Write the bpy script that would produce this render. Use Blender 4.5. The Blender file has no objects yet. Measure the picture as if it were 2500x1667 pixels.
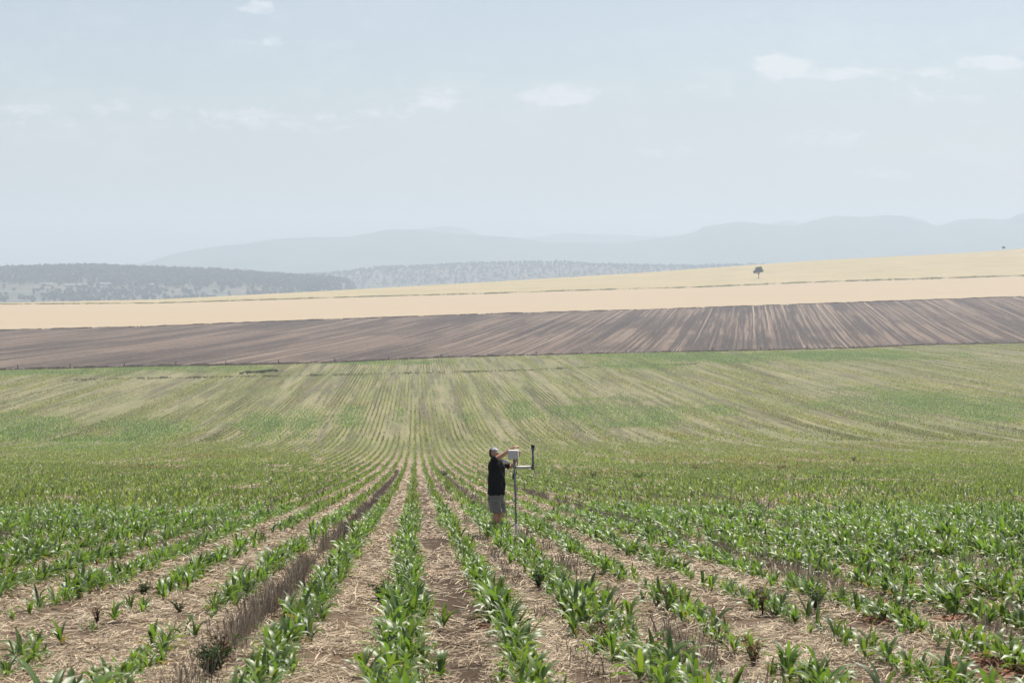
import bpy, bmesh, math, random
import numpy as np
from mathutils import Vector, Matrix

random.seed(7)
rng = np.random.default_rng(11)
SC = bpy.context.scene
COL = SC.collection
R = math.radians

# ------------------------------------------------------------------ survey data
# The place was surveyed from the camera station at the origin (eye height z = 0,
# looking along +Y).  F, UC, YH turn surveyed bearings into metres.
F, UC, YH = 4861.0, 1250.0, 680.0
TA = (1015.0 - UC) / F                     # heading of the crop rows
RA = math.atan(TA)
CA, SA = math.cos(RA), math.sin(RA)
ROW0, ROWS = -0.14, 0.94                   # first row offset and row spacing, metres

def hermite(xk, yk, x):
    xk = np.asarray(xk, float); yk = np.asarray(yk, float); x = np.asarray(x, float)
    d = np.diff(yk) / np.diff(xk)
    m = np.empty_like(yk); m[0] = d[0]; m[-1] = d[-1]
    for i in range(1, len(yk) - 1):
        m[i] = 0 if d[i-1] * d[i] <= 0 else 2 * d[i-1] * d[i] / (d[i-1] + d[i])
    i = np.clip(np.searchsorted(xk, x) - 1, 0, len(xk) - 2)
    h = xk[i+1] - xk[i]; t = (x - xk[i]) / h
    return ((2*t**3 - 3*t**2 + 1) * yk[i] + (t**3 - 2*t**2 + t) * h * m[i]
            + (-2*t**3 + 3*t**2) * yk[i+1] + (t**3 - t**2) * h * m[i+1])

PK_D = [-120, 0, 30, 60, 103, 150, 200, 250, 298, 335, 370, 415, 462, 577, 770, 1400]
PK_H = [9.3, -1.6, -4.333, -7.066, -10.9, -14.9, -18.9, -22.6, -25.8, -27.7, -28.9, -29.6, -29.9, -30.2, -30.0, -30.0]
def profile(d): return hermite(PK_D, PK_H, np.clip(d, -119, 1399))

# bearings (u) of the field edges and the pixel row they pass through
EF_U = [-1600, 0, 383, 601, 832, 1060, 1280, 1632, 1800, 2100, 2245, 2500, 4100]
EF_Y = [950, 903, 894, 891, 885, 874, 868, 860, 857, 850, 843, 838, 812]
E1_U = [-1600, 0, 370, 800, 1247, 1600, 1983, 2500, 4100]
E1_Y = [850, 806, 797, 780, 765, 755, 742, 724, 672]
E2_U = [-1600, 0, 383, 900, 1183, 1374, 1700, 1983, 2500, 4100]
E2_Y = [750, 743, 740, 724, 717, 710, 701, 689, 673, 628]
E3_U = [-1600, 0, 383, 800, 1183, 1565, 1983, 2365, 2500, 4100]
E3_Y = [742, 739.5, 731, 710, 689, 666, 636.5, 617, 607, 520]
DU = [-1600, 0, 1250, 2500, 4100]
D1 = [900, 1080, 1250, 1420, 1600]
D2 = [1450, 1600, 1800, 1950, 2100]
D3 = [1600, 1760, 2300, 2700, 2900]
PLAIN = -51.0
def zedge(y, d): return -(y - YH) * d / F
def dfence(u): return 30.0 * F / (np.interp(u, EF_U, EF_Y) - YH)

def knots(u):
    u = np.asarray(u, float)
    df = dfence(u); d1 = np.interp(u, DU, D1); d2 = np.interp(u, DU, D2); d3 = np.interp(u, DU, D3)
    h1 = zedge(np.interp(u, E1_U, E1_Y), d1); h2 = zedge(np.interp(u, E2_U, E2_Y), d2)
    h3 = zedge(np.interp(u, E3_U, E3_Y), d3)
    D = np.stack([df - 200, df, d1, d2, d3, d3 + 350, d3 + 1500, d3 + 30000])
    H = np.stack([df*0 - 30, df*0 - 30, h1, h2, h3, h3 - 4 - 0.1*np.maximum(h3 + 51, 0), df*0 + PLAIN, df*0 + PLAIN])
    return D, H

def far_height(u, d):
    D, H = knots(u)
    s = np.diff(H, axis=0) / np.diff(D, axis=0)
    M = np.zeros_like(H); M[0] = s[0]; M[-1] = s[-1]
    M[1:-1] = (s[:-1] + s[1:]) / 2
    M[1] = s[1] * 0.5; M[4] = np.minimum(M[4], s[3] * 0.55); M[-2:] = 0
    out = np.array(H[0], float)
    for i in range(len(D) - 1):
        h = D[i+1] - D[i]; t = np.clip((d - D[i]) / h, 0, 1)
        v = ((2*t**3 - 3*t**2 + 1) * H[i] + (t**3 - 2*t**2 + t) * h * M[i]
             + (-2*t**3 + 3*t**2) * H[i+1] + (t**3 - t**2) * h * M[i+1])
        out = np.where(d >= D[i], v, out)
    return out

def bearing(X, Y): return np.clip(UC + F * X / np.maximum(Y, 1.0), -1600, 4100)

_perm = np.random.default_rng(3).random((256, 256))
def vnoise(x, y):
    xi = np.floor(x).astype(int); yi = np.floor(y).astype(int)
    fx = x - xi; fy = y - yi
    fx = fx*fx*(3-2*fx); fy = fy*fy*(3-2*fy)
    a = _perm[xi % 256, yi % 256]; b = _perm[(xi+1) % 256, yi % 256]
    c = _perm[xi % 256, (yi+1) % 256]; e = _perm[(xi+1) % 256, (yi+1) % 256]
    return (a*(1-fx) + b*fx)*(1-fy) + (c*(1-fx) + e*fx)*fy
def fbm(x, y, o=3):
    s = 0; a = 0.5; n = 0
    for k in range(o):
        s = s + a*vnoise(x*2**k + 17*k, y*2**k + 31*k); n += a; a *= 0.5
    return s/n

def rowv(X, Y): return X*CA - Y*SA
def roww(X, Y): return X*SA + Y*CA
def fromrow(v, w): return v*CA + w*SA, -v*SA + w*CA

def micro(X, Y):
    v = rowv(X, Y); w = roww(X, Y)
    k = (v - ROW0) / ROWS
    amp = np.clip(1.2 - np.abs(Y)/120.0, 0, 1)
    ridge = 0.022*np.cos(2*np.pi*k)
    gully = -0.07*np.exp(-((v - 0.33)/0.21)**2) * (0.6 + 0.8*vnoise(w*0.5, v*0+3.3))
    return amp*(ridge + gully + 0.075*(fbm(X*2.1 + 50, Y*1.3 + 9, 3) - 0.5))

def ground(X, Y):
    X = np.asarray(X, float); Y = np.asarray(Y, float)
    u = bearing(X, Y)
    z = np.where(Y < dfence(u), profile(Y), far_height(u, np.maximum(Y, 1.0)))
    return z + micro(X, Y)
def gz(x, y): return float(ground(np.array([x]), np.array([y]))[0])

# distance at which the crop slope is met for a given bearing row (survey sheet lookups)
_dd = np.geomspace(9, 930, 4000); _yy = YH - F*profile(_dd)/_dd
def dist_at(y): return float(np.interp(-y, -_yy, _dd)) if True else 0
def spot(u, y):
    d = dist_at(y); return (u - UC)*d/F, d

# ------------------------------------------------------------------ object helpers
def tag(o, label=None, cat=None, group=None, kind=None):
    if label: o['label'] = label
    if cat: o['category'] = cat
    if group: o['group'] = group
    if kind: o['kind'] = kind
    return o
def empty(name, loc, label=None, cat=None, group=None):
    o = bpy.data.objects.new(name, None); COL.objects.link(o); o.location = loc
    o.empty_display_size = 0.1
    return tag(o, label, cat, group)
def link(name, me, mat=None, parent=None):
    o = bpy.data.objects.new(name, me); COL.objects.link(o)
    if mat is not None and len(me.materials) == 0: me.materials.append(mat)
    if parent is not None: o.parent = parent
    return o
def np_mesh(name, verts, quads=None, tris=None, smooth=True, tint=None):
    me = bpy.data.meshes.new(name)
    verts = np.asarray(verts, np.float32)
    nq = 0 if quads is None else len(quads); nt = 0 if tris is None else len(tris)
    loops = []
    if nq: loops.append(np.asarray(quads, np.int32).ravel())
    if nt: loops.append(np.asarray(tris, np.int32).ravel())
    loops = np.concatenate(loops)
    tot = np.concatenate([np.full(nq, 4, np.int32), np.full(nt, 3, np.int32)])
    st = np.concatenate([[0], np.cumsum(tot)[:-1]]).astype(np.int32)
    me.vertices.add(len(verts)); me.vertices.foreach_set('co', verts.ravel())
    me.loops.add(len(loops)); me.loops.foreach_set('vertex_index', loops)
    me.polygons.add(len(tot)); me.polygons.foreach_set('loop_start', st); me.polygons.foreach_set('loop_total', tot)
    me.update(calc_edges=True)
    me.polygons.foreach_set('use_smooth', np.full(len(tot), smooth))
    if tint is not None:
        a = me.color_attributes.new('tint', 'FLOAT_COLOR', 'POINT')
        c = np.ones((len(verts), 4), np.float32); c[:, :3] = tint
        a.data.foreach_set('color', c.ravel())
    return me
def bm_obj(name, bm, mat, parent=None, smooth=False):
    me = bpy.data.meshes.new(name); bm.to_mesh(me); bm.free()
    for p in me.polygons: p.use_smooth = smooth
    return link(name, me, mat, parent)
def grid_quads(nu, nv):
    i = np.arange(nv - 1)[:, None]*nu + np.arange(nu - 1)[None, :]
    return np.stack([i, i + 1, i + nu + 1, i + nu], -1).reshape(-1, 4)

def add_tube(bm, pts, radii, n=10, cap=True):
    rings = []
    prev = None
    for i, p in enumerate(pts):
        p = Vector(p)
        a = Vector(pts[max(i-1, 0)]); b = Vector(pts[min(i+1, len(pts)-1)])
        t = (b - a).normalized()
        if prev is None:
            x = t.orthogonal().normalized()
        else:
            x = (prev - t*prev.dot(t)).normalized()
        prev = x; y = t.cross(x)
        r = radii[i] if hasattr(radii, '__len__') else radii
        rings.append([bm.verts.new(p + (x*math.cos(2*math.pi*k/n) + y*math.sin(2*math.pi*k/n))*r) for k in range(n)])
    for a, b in zip(rings[:-1], rings[1:]):
        for k in range(n):
            bm.faces.new((a[k], a[(k+1) % n], b[(k+1) % n], b[k]))
    if cap:
        bm.faces.new(list(reversed(rings[0]))); bm.faces.new(rings[-1])
def add_box(bm, c, s, rot=None, bevel=0.0):
    g = bmesh.ops.create_cube(bm, size=1.0)
    M = Matrix.Translation(c) @ (rot.to_4x4() if rot is not None else Matrix.Identity(4)) @ Matrix.Diagonal((s[0], s[1], s[2], 1))
    bmesh.ops.transform(bm, matrix=M, verts=g['verts'])
    if bevel > 0:
        es = list({e for v in g['verts'] for e in v.link_edges})
        bmesh.ops.bevel(bm, geom=es, offset=bevel, segments=2, affect='EDGES', profile=0.5)

# ------------------------------------------------------------------ node helpers
class NT:
    def __init__(s, name, world=False):
        if world: s.nt = name.node_tree
        else:
            s.m = bpy.data.materials.new(name); s.m.use_nodes = True; s.nt = s.m.node_tree
        s.nt.nodes.clear()
    def n(s, t, **k):
        o = s.nt.nodes.new(t)
        for a, b in k.items(): setattr(o, a, b)
        return o
    def put(s, sock, v):
        if v is None: return
        if isinstance(v, bpy.types.NodeSocket): s.nt.links.new(v, sock)
        elif isinstance(v, (tuple, list)):
            sock.default_value = tuple(v) + ((1,) if len(v) == 3 and len(sock.default_value) == 4 else ())
        else: sock.default_value = v
    def math(s, op, a, b=None, c=None, clamp=False):
        o = s.n('ShaderNodeMath', operation=op, use_clamp=clamp)
        s.put(o.inputs[0], a); s.put(o.inputs[1], b)
        if c is not None: s.put(o.inputs[2], c)
        return o.outputs[0]
    def mix(s, f, a, b, blend='MIX'):
        o = s.n('ShaderNodeMix', data_type='RGBA', blend_type=blend)
        s.put(o.inputs[0], f); s.put(o.inputs[6], a); s.put(o.inputs[7], b)
        return o.outputs[2]
    def noise(s, vec, scale, detail=3, rough=0.55, dist=0.0):
        o = s.n('ShaderNodeTexNoise'); s.put(o.inputs['Vector'], vec)
        o.inputs['Scale'].default_value = scale; o.inputs['Detail'].default_value = detail
        o.inputs['Roughness'].default_value = rough; o.inputs['Distortion'].default_value = dist
        return o.outputs['Fac']
    def ramp(s, f, lo, hi, a=0.0, b=1.0):
        o = s.n('ShaderNodeMapRange', interpolation_type='SMOOTHSTEP')
        s.put(o.inputs[0], f); s.put(o.inputs[1], lo); s.put(o.inputs[2], hi); s.put(o.inputs[3], a); s.put(o.inputs[4], b)
        return o.outputs[0]
    def xyz(s, x, y, z=0.0):
        o = s.n('ShaderNodeCombineXYZ'); s.put(o.inputs[0], x); s.put(o.inputs[1], y); s.put(o.inputs[2], z)
        return o.outputs[0]
    def pos(s): return s.n('ShaderNodeNewGeometry').outputs['Position']
    def sep(s, v):
        o = s.n('ShaderNodeSeparateXYZ'); s.put(o.inputs[0], v); return o.outputs
    def bump(s, h, strength, dist):
        o = s.n('ShaderNodeBump'); o.inputs['Strength'].default_value = strength; o.inputs['Distance'].default_value = dist
        s.put(o.inputs['Height'], h); return o.outputs[0]
    def out(s, col, rough=0.9, normal=None, spec=0.2, metal=0.0, transl=0.0, tcol=None):
        b = s.n('ShaderNodeBsdfPrincipled'); s.put(b.inputs['Base Color'], col); s.put(b.inputs['Roughness'], rough)
        b.inputs['Specular IOR Level'].default_value = spec; b.inputs['Metallic'].default_value = metal
        if normal is not None: s.put(b.inputs['Normal'], normal)
        sh = b.outputs[0]
        if transl > 0:
            t = s.n('ShaderNodeBsdfTranslucent'); s.put(t.inputs[0], tcol if tcol is not None else col)
            m = s.n('ShaderNodeMixShader'); m.inputs[0].default_value = transl
            s.nt.links.new(sh, m.inputs[1]); s.nt.links.new(t.outputs[0], m.inputs[2]); sh = m.outputs[0]
        o = s.n('ShaderNodeOutputMaterial'); s.nt.links.new(sh, o.inputs[0])
        return s.m

def rows_coords(t, ta):
    """position -> (across rows, along rows) sockets for a field whose rows head along bearing ta"""
    a = math.atan(ta)
    x, y, z = t.sep(t.pos())
    v = t.math('SUBTRACT', t.math('MULTIPLY', x, math.cos(a)), t.math('MULTIPLY', y, math.sin(a)))
    w = t.math('ADD', t.math('MULTIPLY', x, math.sin(a)), t.math('MULTIPLY', y, math.cos(a)))
    return v, w

def m_plain(name, col, rough=0.6, spec=0.3, vary=0.12, scale=20, metal=0.0, bump=0.0):
    t = NT(name); c = t.n('ShaderNodeTexCoord').outputs['Object']
    f = t.noise(c, scale, 4)
    d = tuple(x*(1-vary) for x in col); e = tuple(min(1, x*(1+vary)) for x in col)
    nrm = t.bump(f, bump, 0.01) if bump else None
    return t.out(t.mix(f, d, e), rough, nrm, spec, metal)

# ------------------------------------------------------------------ materials: land
def mat_crop_ground():
    t = NT('straw_covered_soil'); v, w = rows_coords(t, TA); p = t.pos()
    y = t.sep(p)[1]
    fine = t.noise(t.xyz(t.math('MULTIPLY', v, 1.0), t.math('MULTIPLY', w, 1.0)), 26, 4, 0.7)
    clod = t.noise(p, 5.0, 4, 0.65)
    patch = t.noise(t.xyz(t.math('MULTIPLY', v, 0.9), t.math('MULTIPLY', w, 0.16)), 1.0, 3, 0.6)
    big = t.noise(t.xyz(t.math('MULTIPLY', v, 0.08), t.math('MULTIPLY', w, 0.03)), 1.0, 3, 0.6)
    near_shade = t.ramp(y, 40, 190, 1, 0)
    straw = t.mix(fine, t.mix(near_shade, (0.15, 0.112, 0.083), (0.046, 0.032, 0.022)), t.mix(near_shade, (0.31, 0.24, 0.172), (0.165, 0.118, 0.08)))  # near base is soil colour, darkened to paint in shade under the loose straw
    soil = t.mix(clod, (0.030, 0.021, 0.015), (0.085, 0.058, 0.039))
    # bare soil shows along irregular streaks between rows
    f = t.math('ADD', t.math('MULTIPLY', patch, 0.75), t.math('MULTIPLY', clod, 0.35))
    f = t.math('ADD', f, t.math('MULTIPLY', t.math('SUBTRACT', big, 0.5), 0.3))
    g = t.math('POWER', 2.718, t.math('MULTIPLY', t.math('POWER', t.math('DIVIDE', t.math('SUBTRACT', v, 0.33), 0.34), 2), -1))
    nearg = t.ramp(y, 20, 150, 1, 0)
    f = t.math('ADD', f, t.math('MULTIPLY', t.math('MULTIPLY', g, nearg), 0.40))
    f = t.math('ADD', f, t.math('MULTIPLY', t.math('SUBTRACT', t.noise(p, 1.1, 4, .7), .5), .35))
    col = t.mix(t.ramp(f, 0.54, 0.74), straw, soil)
    # beyond the valley the rows themselves read as stripes
    k = t.math('DIVIDE', t.math('SUBTRACT', v, ROW0), ROWS)
    band = t.noise(t.xyz(t.math('MULTIPLY', v, 0.55), t.math('MULTIPLY', w, 0.012)), 1.0, 2, 0.7)
    farf = t.ramp(y, 200, 340)
    pale = t.mix(big, (0.135, 0.138, 0.062), (0.20, 0.185, 0.10))
    dark = (0.05, 0.058, 0.026)
    grain = t.noise(t.xyz(t.math('MULTIPLY', v, 1.6), t.math('MULTIPLY', w, 0.22)), 1.0, 4, 0.75)
    wide = t.noise(t.xyz(t.math('MULTIPLY', v, 0.03), t.math('MULTIPLY', w, 0.02), 4.0), 1.0, 3, 0.6)
    pale = t.mix(t.ramp(wide, .38, .6), pale, (0.125, 0.14, 0.055))
    band3 = t.noise(t.xyz(t.math('MULTIPLY', v, 0.22), t.math('MULTIPLY', w, 0.006), 9.0), 1.0, 3, 0.65)
    stripe = t.mix(t.math('MULTIPLY', t.ramp(band, 0.44, 0.64), .85), pale, dark)
    stripe = t.mix(t.math('MULTIPLY', t.ramp(band3, 0.52, 0.64), .7), stripe, (0.06, 0.055, 0.03))
    stripe = t.mix(t.math('MULTIPLY', t.ramp(band3, 0.46, 0.36), .3), stripe, (0.27, 0.235, 0.15))
    stripe = t.mix(t.math('MULTIPLY', t.ramp(grain, .52, .68), .6), stripe, (0.045, 0.05, 0.024))
    stripe = t.mix(t.math('MULTIPLY', t.ramp(grain, .46, .34), .5), stripe, (0.30, 0.26, 0.17))
    col = t.mix(t.math('MULTIPLY', farf, 0.85), col, stripe)
    red = t.ramp(t.noise(p, 0.45, 3, 0.6), 0.66, 0.74)
    col = t.mix(t.math('MULTIPLY', red, t.math('MULTIPLY', nearg, 0.55)), col, (0.24, 0.105, 0.05))
    h = t.math('ADD', t.math('MULTIPLY', fine, 0.4), clod)
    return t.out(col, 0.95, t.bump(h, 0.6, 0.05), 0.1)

def mat_dark_field():
    t = NT('ploughed_brown_soil'); v, w = rows_coords(t, (1834.0 - UC)/F); p = t.pos()
    x = t.sep(p)[0]
    wob = t.math('MULTIPLY', t.noise(t.xyz(t.math('MULTIPLY', v, 0.02), t.math('MULTIPLY', w, 0.012)), 1.0, 2), 1.2)
    v2 = t.math('ADD', v, wob)
    a = t.noise(t.xyz(t.math('MULTIPLY', v2, 0.62), t.math('MULTIPLY', w, 0.0025)), 1.0, 2, 0.6)
    l = t.noise(t.xyz(t.math('MULTIPLY', v2, 0.75), t.math('MULTIPLY', w, 0.001), 7.0), 1.0, 1, 0.5)
    b = t.noise(t.xyz(t.math('MULTIPLY', v2, 0.06), t.math('MULTIPLY', w, 0.003)), 1.0, 3, 0.7)
    b2 = t.noise(t.xyz(t.math('MULTIPLY', v2, 0.016), t.math('MULTIPLY', w, 0.005), 3.0), 1.0, 3, 0.6)
    g = t.noise(t.xyz(t.math('MULTIPLY', v, 0.9), t.math('MULTIPLY', w, 0.14)), 1.0, 4, 0.8)
    c = t.mix(t.ramp(a, 0.46, 0.54), (0.058, 0.042, 0.034), (0.155, 0.115, 0.09))
    c = t.mix(t.math('MULTIPLY', t.ramp(b, 0.48, 0.58), .75), c, (0.042, 0.033, 0.030))
    c = t.mix(t.math('MULTIPLY', t.ramp(b2, 0.50, 0.62), .6), c, (0.040, 0.032, 0.029))
    c = t.mix(t.math('MULTIPLY', t.ramp(l, 0.62, 0.68), 0.8), c, (0.29, 0.228, 0.175))
    c = t.mix(t.math('MULTIPLY', t.ramp(l, 0.36, 0.31), 0.8), c, (0.04, 0.032, 0.029))
    c = t.mix(t.math('MULTIPLY', t.ramp(g, 0.50, 0.70), 0.6), c, (0.205, 0.155, 0.118))
    c = t.mix(t.math('MULTIPLY', t.ramp(g, 0.48, 0.32), 0.55), c, (0.03, 0.025, 0.023))
    return t.out(c, 0.95, t.bump(t.math('ADD', a, g), 0.5, 0.35), 0.05)

def mat_gold():
    t = NT('ripe_golden_stubble'); v, w = rows_coords(t, 0.5)
    x, y, z = t.sep(t.pos())
    a = t.noise(t.xyz(t.math('MULTIPLY', x, 0.002), t.math('MULTIPLY', y, 0.02)), 1.0, 3, 0.6)
    b = t.noise(t.pos(), 0.15, 4, 0.7)
    c = t.mix(a, (0.305, 0.242, 0.168), (0.345, 0.276, 0.193))
    c = t.mix(t.math('MULTIPLY', t.ramp(b, .4, .7), 0.35), c, (0.30, 0.235, 0.15))
    return t.out(c, 0.95, None, 0.05)

def mat_pale():
    t = NT('dry_pale_pasture'); x, y, z = t.sep(t.pos())
    a = t.noise(t.xyz(t.math('MULTIPLY', x, 0.006), t.math('MULTIPLY', y, 0.018)), 1.0, 5, 0.65)
    b = t.noise(t.xyz(t.math('MULTIPLY', x, 0.03), t.math('MULTIPLY', y, 0.05)), 1.0, 5, 0.75)
    c = t.mix(t.ramp(a, 0.3, 0.7), (0.34, 0.28, 0.18), (0.29, 0.245, 0.13))
    c = t.mix(t.math('MULTIPLY', t.ramp(b, 0.46, 0.66), 0.7), c, (0.235, 0.19, 0.125))
    return t.out(c, 0.95, None, 0.05)

def mat_plain():
    t = NT('far_plain_paddocks'); p = t.pos()
    a = t.noise(p, 0.004, 3, 0.6)
    c = t.mix(t.ramp(a, 0.4, 0.6), (0.16, 0.14, 0.10), (0.09, 0.095, 0.06))
    return t.out(c, 0.95, None, 0.05)

def mat_hill(name, c1, c2, sc):
    t = NT(name); p = t.pos()
    a = t.noise(p, sc, 5, 0.65)
    return t.out(t.mix(t.ramp(a, 0.35, 0.65), c1, c2), 0.95, None, 0.05)

def mat_tint(name, rough, spec, transl, tmul=(1.5, 1.6, 0.7)):
    t = NT(name)
    a = t.n('ShaderNodeAttribute', attribute_name='tint').outputs['Color']
    n = t.noise(t.n('ShaderNodeTexCoord').outputs['Object'], 9.0, 3)
    c = t.mix(t.math('MULTIPLY', n, 0.5), a, t.mix(1.0, a, (0.45, 0.5, 0.4), 'MULTIPLY'))
    tc = t.mix(1.0, c, tmul, 'MULTIPLY')
    return t.out(c, rough, None, spec, 0, transl, tc)

M_CROP = mat_crop_ground(); M_DARK = mat_dark_field(); M_GOLD = mat_gold(); M_PALE = mat_pale(); M_PLAIN = mat_plain()
M_LEAF = mat_tint('maize_leaf', 0.48, 0.7, 0.42)
M_GRASS = mat_tint('dry_grass_tufts', 0.8, 0.1, 0.55, (1.2, 1.15, 1.0))
M_DRY = mat_tint('dry_stalks', 0.7, 0.25, 0.12, (1.1, 1.0, 0.9))
M_FOL = mat_tint('far_foliage', 0.7, 0.2, 0.2)

# ------------------------------------------------------------------ land meshes
def field_mesh(name, u_lo, u_hi, nu, dlo, dhi, nd, mat, geom=False):
    """sheet between two edge lines given as functions of bearing"""
    u = np.linspace(u_lo, u_hi, nu); t = np.linspace(0, 1, nd)
    U = np.broadcast_to(u, (nd, nu)); a = dlo(U); b = dhi(U)
    D = a*(b/a)**t[:, None] if geom else a + (b - a)*t[:, None]
    X = (U - UC)*D/F
    Z = far_height(U.ravel(), D.ravel())
    me = np_mesh(name, np.stack([X.ravel(), D.ravel(), Z], -1), grid_quads(nu, nd))
    return tag(link(name, me, mat), kind='structure')

# crop field: metric grid near the camera, fanning out to the fence
s = np.linspace(-1, 1, 560)
t_ = np.linspace(0, 1, 760)
dn = np.concatenate([[-60, -30, -10, 0, 5], np.geomspace(8, 640, 755)])
S, Dn = np.meshgrid(s, dn)
Xn = S*(np.maximum(Dn, 0) + 26)*0.52
Zn = profile(Dn) + micro(Xn, Dn)
me = np_mesh('crop_field_ground', np.stack([Xn.ravel(), Dn.ravel(), Zn.ravel()], -1), grid_quads(560, 760))
tag(link('crop_field_ground', me, M_CROP), kind='structure')
# its far strip up to the fence
def upto(u): return dfence(u)
uu = np.linspace(-1450, 3950, 420); tt = np.linspace(0, 1, 60)
Uf = np.broadcast_to(uu, (60, 420)); df_ = dfence(Uf)
Df = 638.0 + (df_ - 638.0)*tt[:, None]
okc = (df_ > 640)
Df = np.where(okc, Df, 638.0 + 0.001*tt[:, None])
Xf = (Uf - UC)*Df/F
me = np_mesh('crop_field_far_ground', np.stack([Xf.ravel(), Df.ravel(), (profile(Df) - 0.004).ravel()], -1), grid_quads(420, 60))
tag(link('crop_field_far_ground', me, M_CROP), kind='structure')
e1 = lambda u: np.interp(u, DU, D1); e2 = lambda u: np.interp(u, DU, D2); e3 = lambda u: np.interp(u, DU, D3)
field_mesh('ploughed_field_ground', -1500, 4000, 500, dfence, e1, 90, M_DARK)
field_mesh('golden_field_ground', -1500, 4000, 400, e1, e2, 40, M_GOLD)
field_mesh('pasture_ground', -1500, 4000, 400, e2, lambda u: e3(u) + 350, 60, M_PALE)
field_mesh('plain_ground', -1500, 4000, 160, lambda u: e3(u) + 350, lambda u: u*0 + 15200.0, 160, M_PLAIN, True)

# ------------------------------------------------------------------ far hills
def ridge(name, us, ys, dist, depth, mat, base=PLAIN - 3, rough=0.05, nu=700, nd=41, seed=0, noise_scale=0.0016):
    u = np.linspace(us[0], us[-1], nu); ytop = hermite(us, ys, u)
    t = np.linspace(-1, 1, nd)
    U = np.broadcast_to(u, (nd, nu)); D = dist + depth*t[:, None] + 0*U
    X = (U - UC)*dist/F
    ztop = -(ytop - YH)*dist/F
    prof = (np.maximum(0, 1 - np.abs(t))**1.1)[:, None]
    n = fbm(X*noise_scale + seed, D*noise_scale*0.7 + 5, 5) - 0.5
    env = (np.abs(t)*(1 - np.abs(t))*4)[:, None]
    Z = base + (ztop - base)*prof*(1 + rough*4*n*env)
    Z += (fbm(X*0.012 + seed, D*0.01, 3) - 0.5)*(dist/1000.0)*0.35*prof
    X = X*D/dist*0.0 + X
    me = np_mesh(name, np.stack([X.ravel(), D.ravel(), Z.ravel()], -1), grid_quads(nu, nd))
    return tag(link(name, me, mat), kind='structure')

M_MTN = mat_hill('forested_mountain', (0.045, 0.06, 0.035), (0.09, 0.095, 0.06), 0.004)
FR_U = [-1400, -400, 100, 340, 425, 510, 595, 691, 765, 840, 904, 957, 1020, 1063, 1169, 1254, 1336, 1489, 1565, 1661, 1700, 1715, 1765, 1810, 1868, 1937, 1964, 2002, 2040, 2117, 2163, 2212, 2250, 2289, 2346, 2404, 2453, 2500, 2700, 3200, 3900]
FR_Y = [690, 688, 672, 644, 619, 604, 595, 582, 579, 578, 569, 560, 560, 565, 574, 579, 591, 593, 587, 574, 564, 555, 546, 541, 546, 550, 544, 533, 527, 529, 525, 530, 540, 550, 536, 533, 536, 519, 530, 560, 600]
ridge('front_mountain_range', FR_U, FR_Y, 11000.0, 1500.0, M_MTN, seed=3)
BK_U = [-1400, 200, 700, 960, 1030, 1098, 1144, 1183, 1278, 1393, 1470, 1604, 1750, 1850, 1891, 1925, 1952, 2050, 2150, 2205, 2243, 2300, 2500, 3900]
BK_Y = [690, 680, 610, 572, 558, 552, 561, 576, 581, 569, 572, 576, 575, 560, 543, 537, 542, 560, 540, 526, 532, 556, 560, 600]
ridge('back_mountain_range', BK_U, BK_Y, 13700.0, 1100.0, M_MTN, seed=9)

# wooded hill on the left, lower woods in the middle distance
def hill_z(U, D, us, ys, dist, fdep, bdep, treeh):
    top = -(np.interp(U, us, ys) - YH)*dist/F - treeh
    t = np.where(D < dist, (dist - D)/fdep, (D - dist)/bdep)
    t = np.clip(t, 0, 1)
    return PLAIN + (np.maximum(top, PLAIN) - PLAIN)*(0.5 + 0.5*np.cos(np.pi*t))
LW_U = [-1500, -300, 0, 77, 165, 230, 283, 367, 494, 555, 612, 689, 765, 823, 838, 847, 856]
LW_Y = [640, 648, 650, 648, 645, 644, 646, 650, 654, 657, 661, 667, 671, 676, 680, 705, 735]
MW_U = [700, 850, 915, 1068, 1183, 1286, 1374, 1451, 1565, 1696, 1791, 1900, 2300]
MW_Y = [672, 661, 651, 645, 640, 638, 637, 643, 645, 647, 644, 645, 648]
def mat_wood_ground():
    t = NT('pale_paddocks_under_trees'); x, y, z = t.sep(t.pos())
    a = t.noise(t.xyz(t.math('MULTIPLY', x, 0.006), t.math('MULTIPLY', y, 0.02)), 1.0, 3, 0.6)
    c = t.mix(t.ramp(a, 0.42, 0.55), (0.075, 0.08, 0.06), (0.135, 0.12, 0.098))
    return t.out(c, 0.95, None, 0.05)
M_WOODG = mat_wood_ground()
def hill(name, us, ys, dist, fdep, bdep, treeh, nu, nd):
    u = np.linspace(us[0], us[-1], nu); D = np.linspace(dist - fdep, dist + bdep, nd)
    U, DD = np.meshgrid(u, D)
    Z = hill_z(U, DD, us, ys, dist, fdep, bdep, treeh) - 0.5
    me = np_mesh(name, np.stack([((U - UC)*dist/F).ravel(), DD.ravel(), Z.ravel()], -1), grid_quads(nu, nd))
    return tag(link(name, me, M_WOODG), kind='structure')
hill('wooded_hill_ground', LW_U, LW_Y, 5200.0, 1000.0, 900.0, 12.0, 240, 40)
hill('far_woods_hill_ground', MW_U, MW_Y, 6900.0, 1200.0, 800.0, 9.0, 160, 30)

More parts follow.
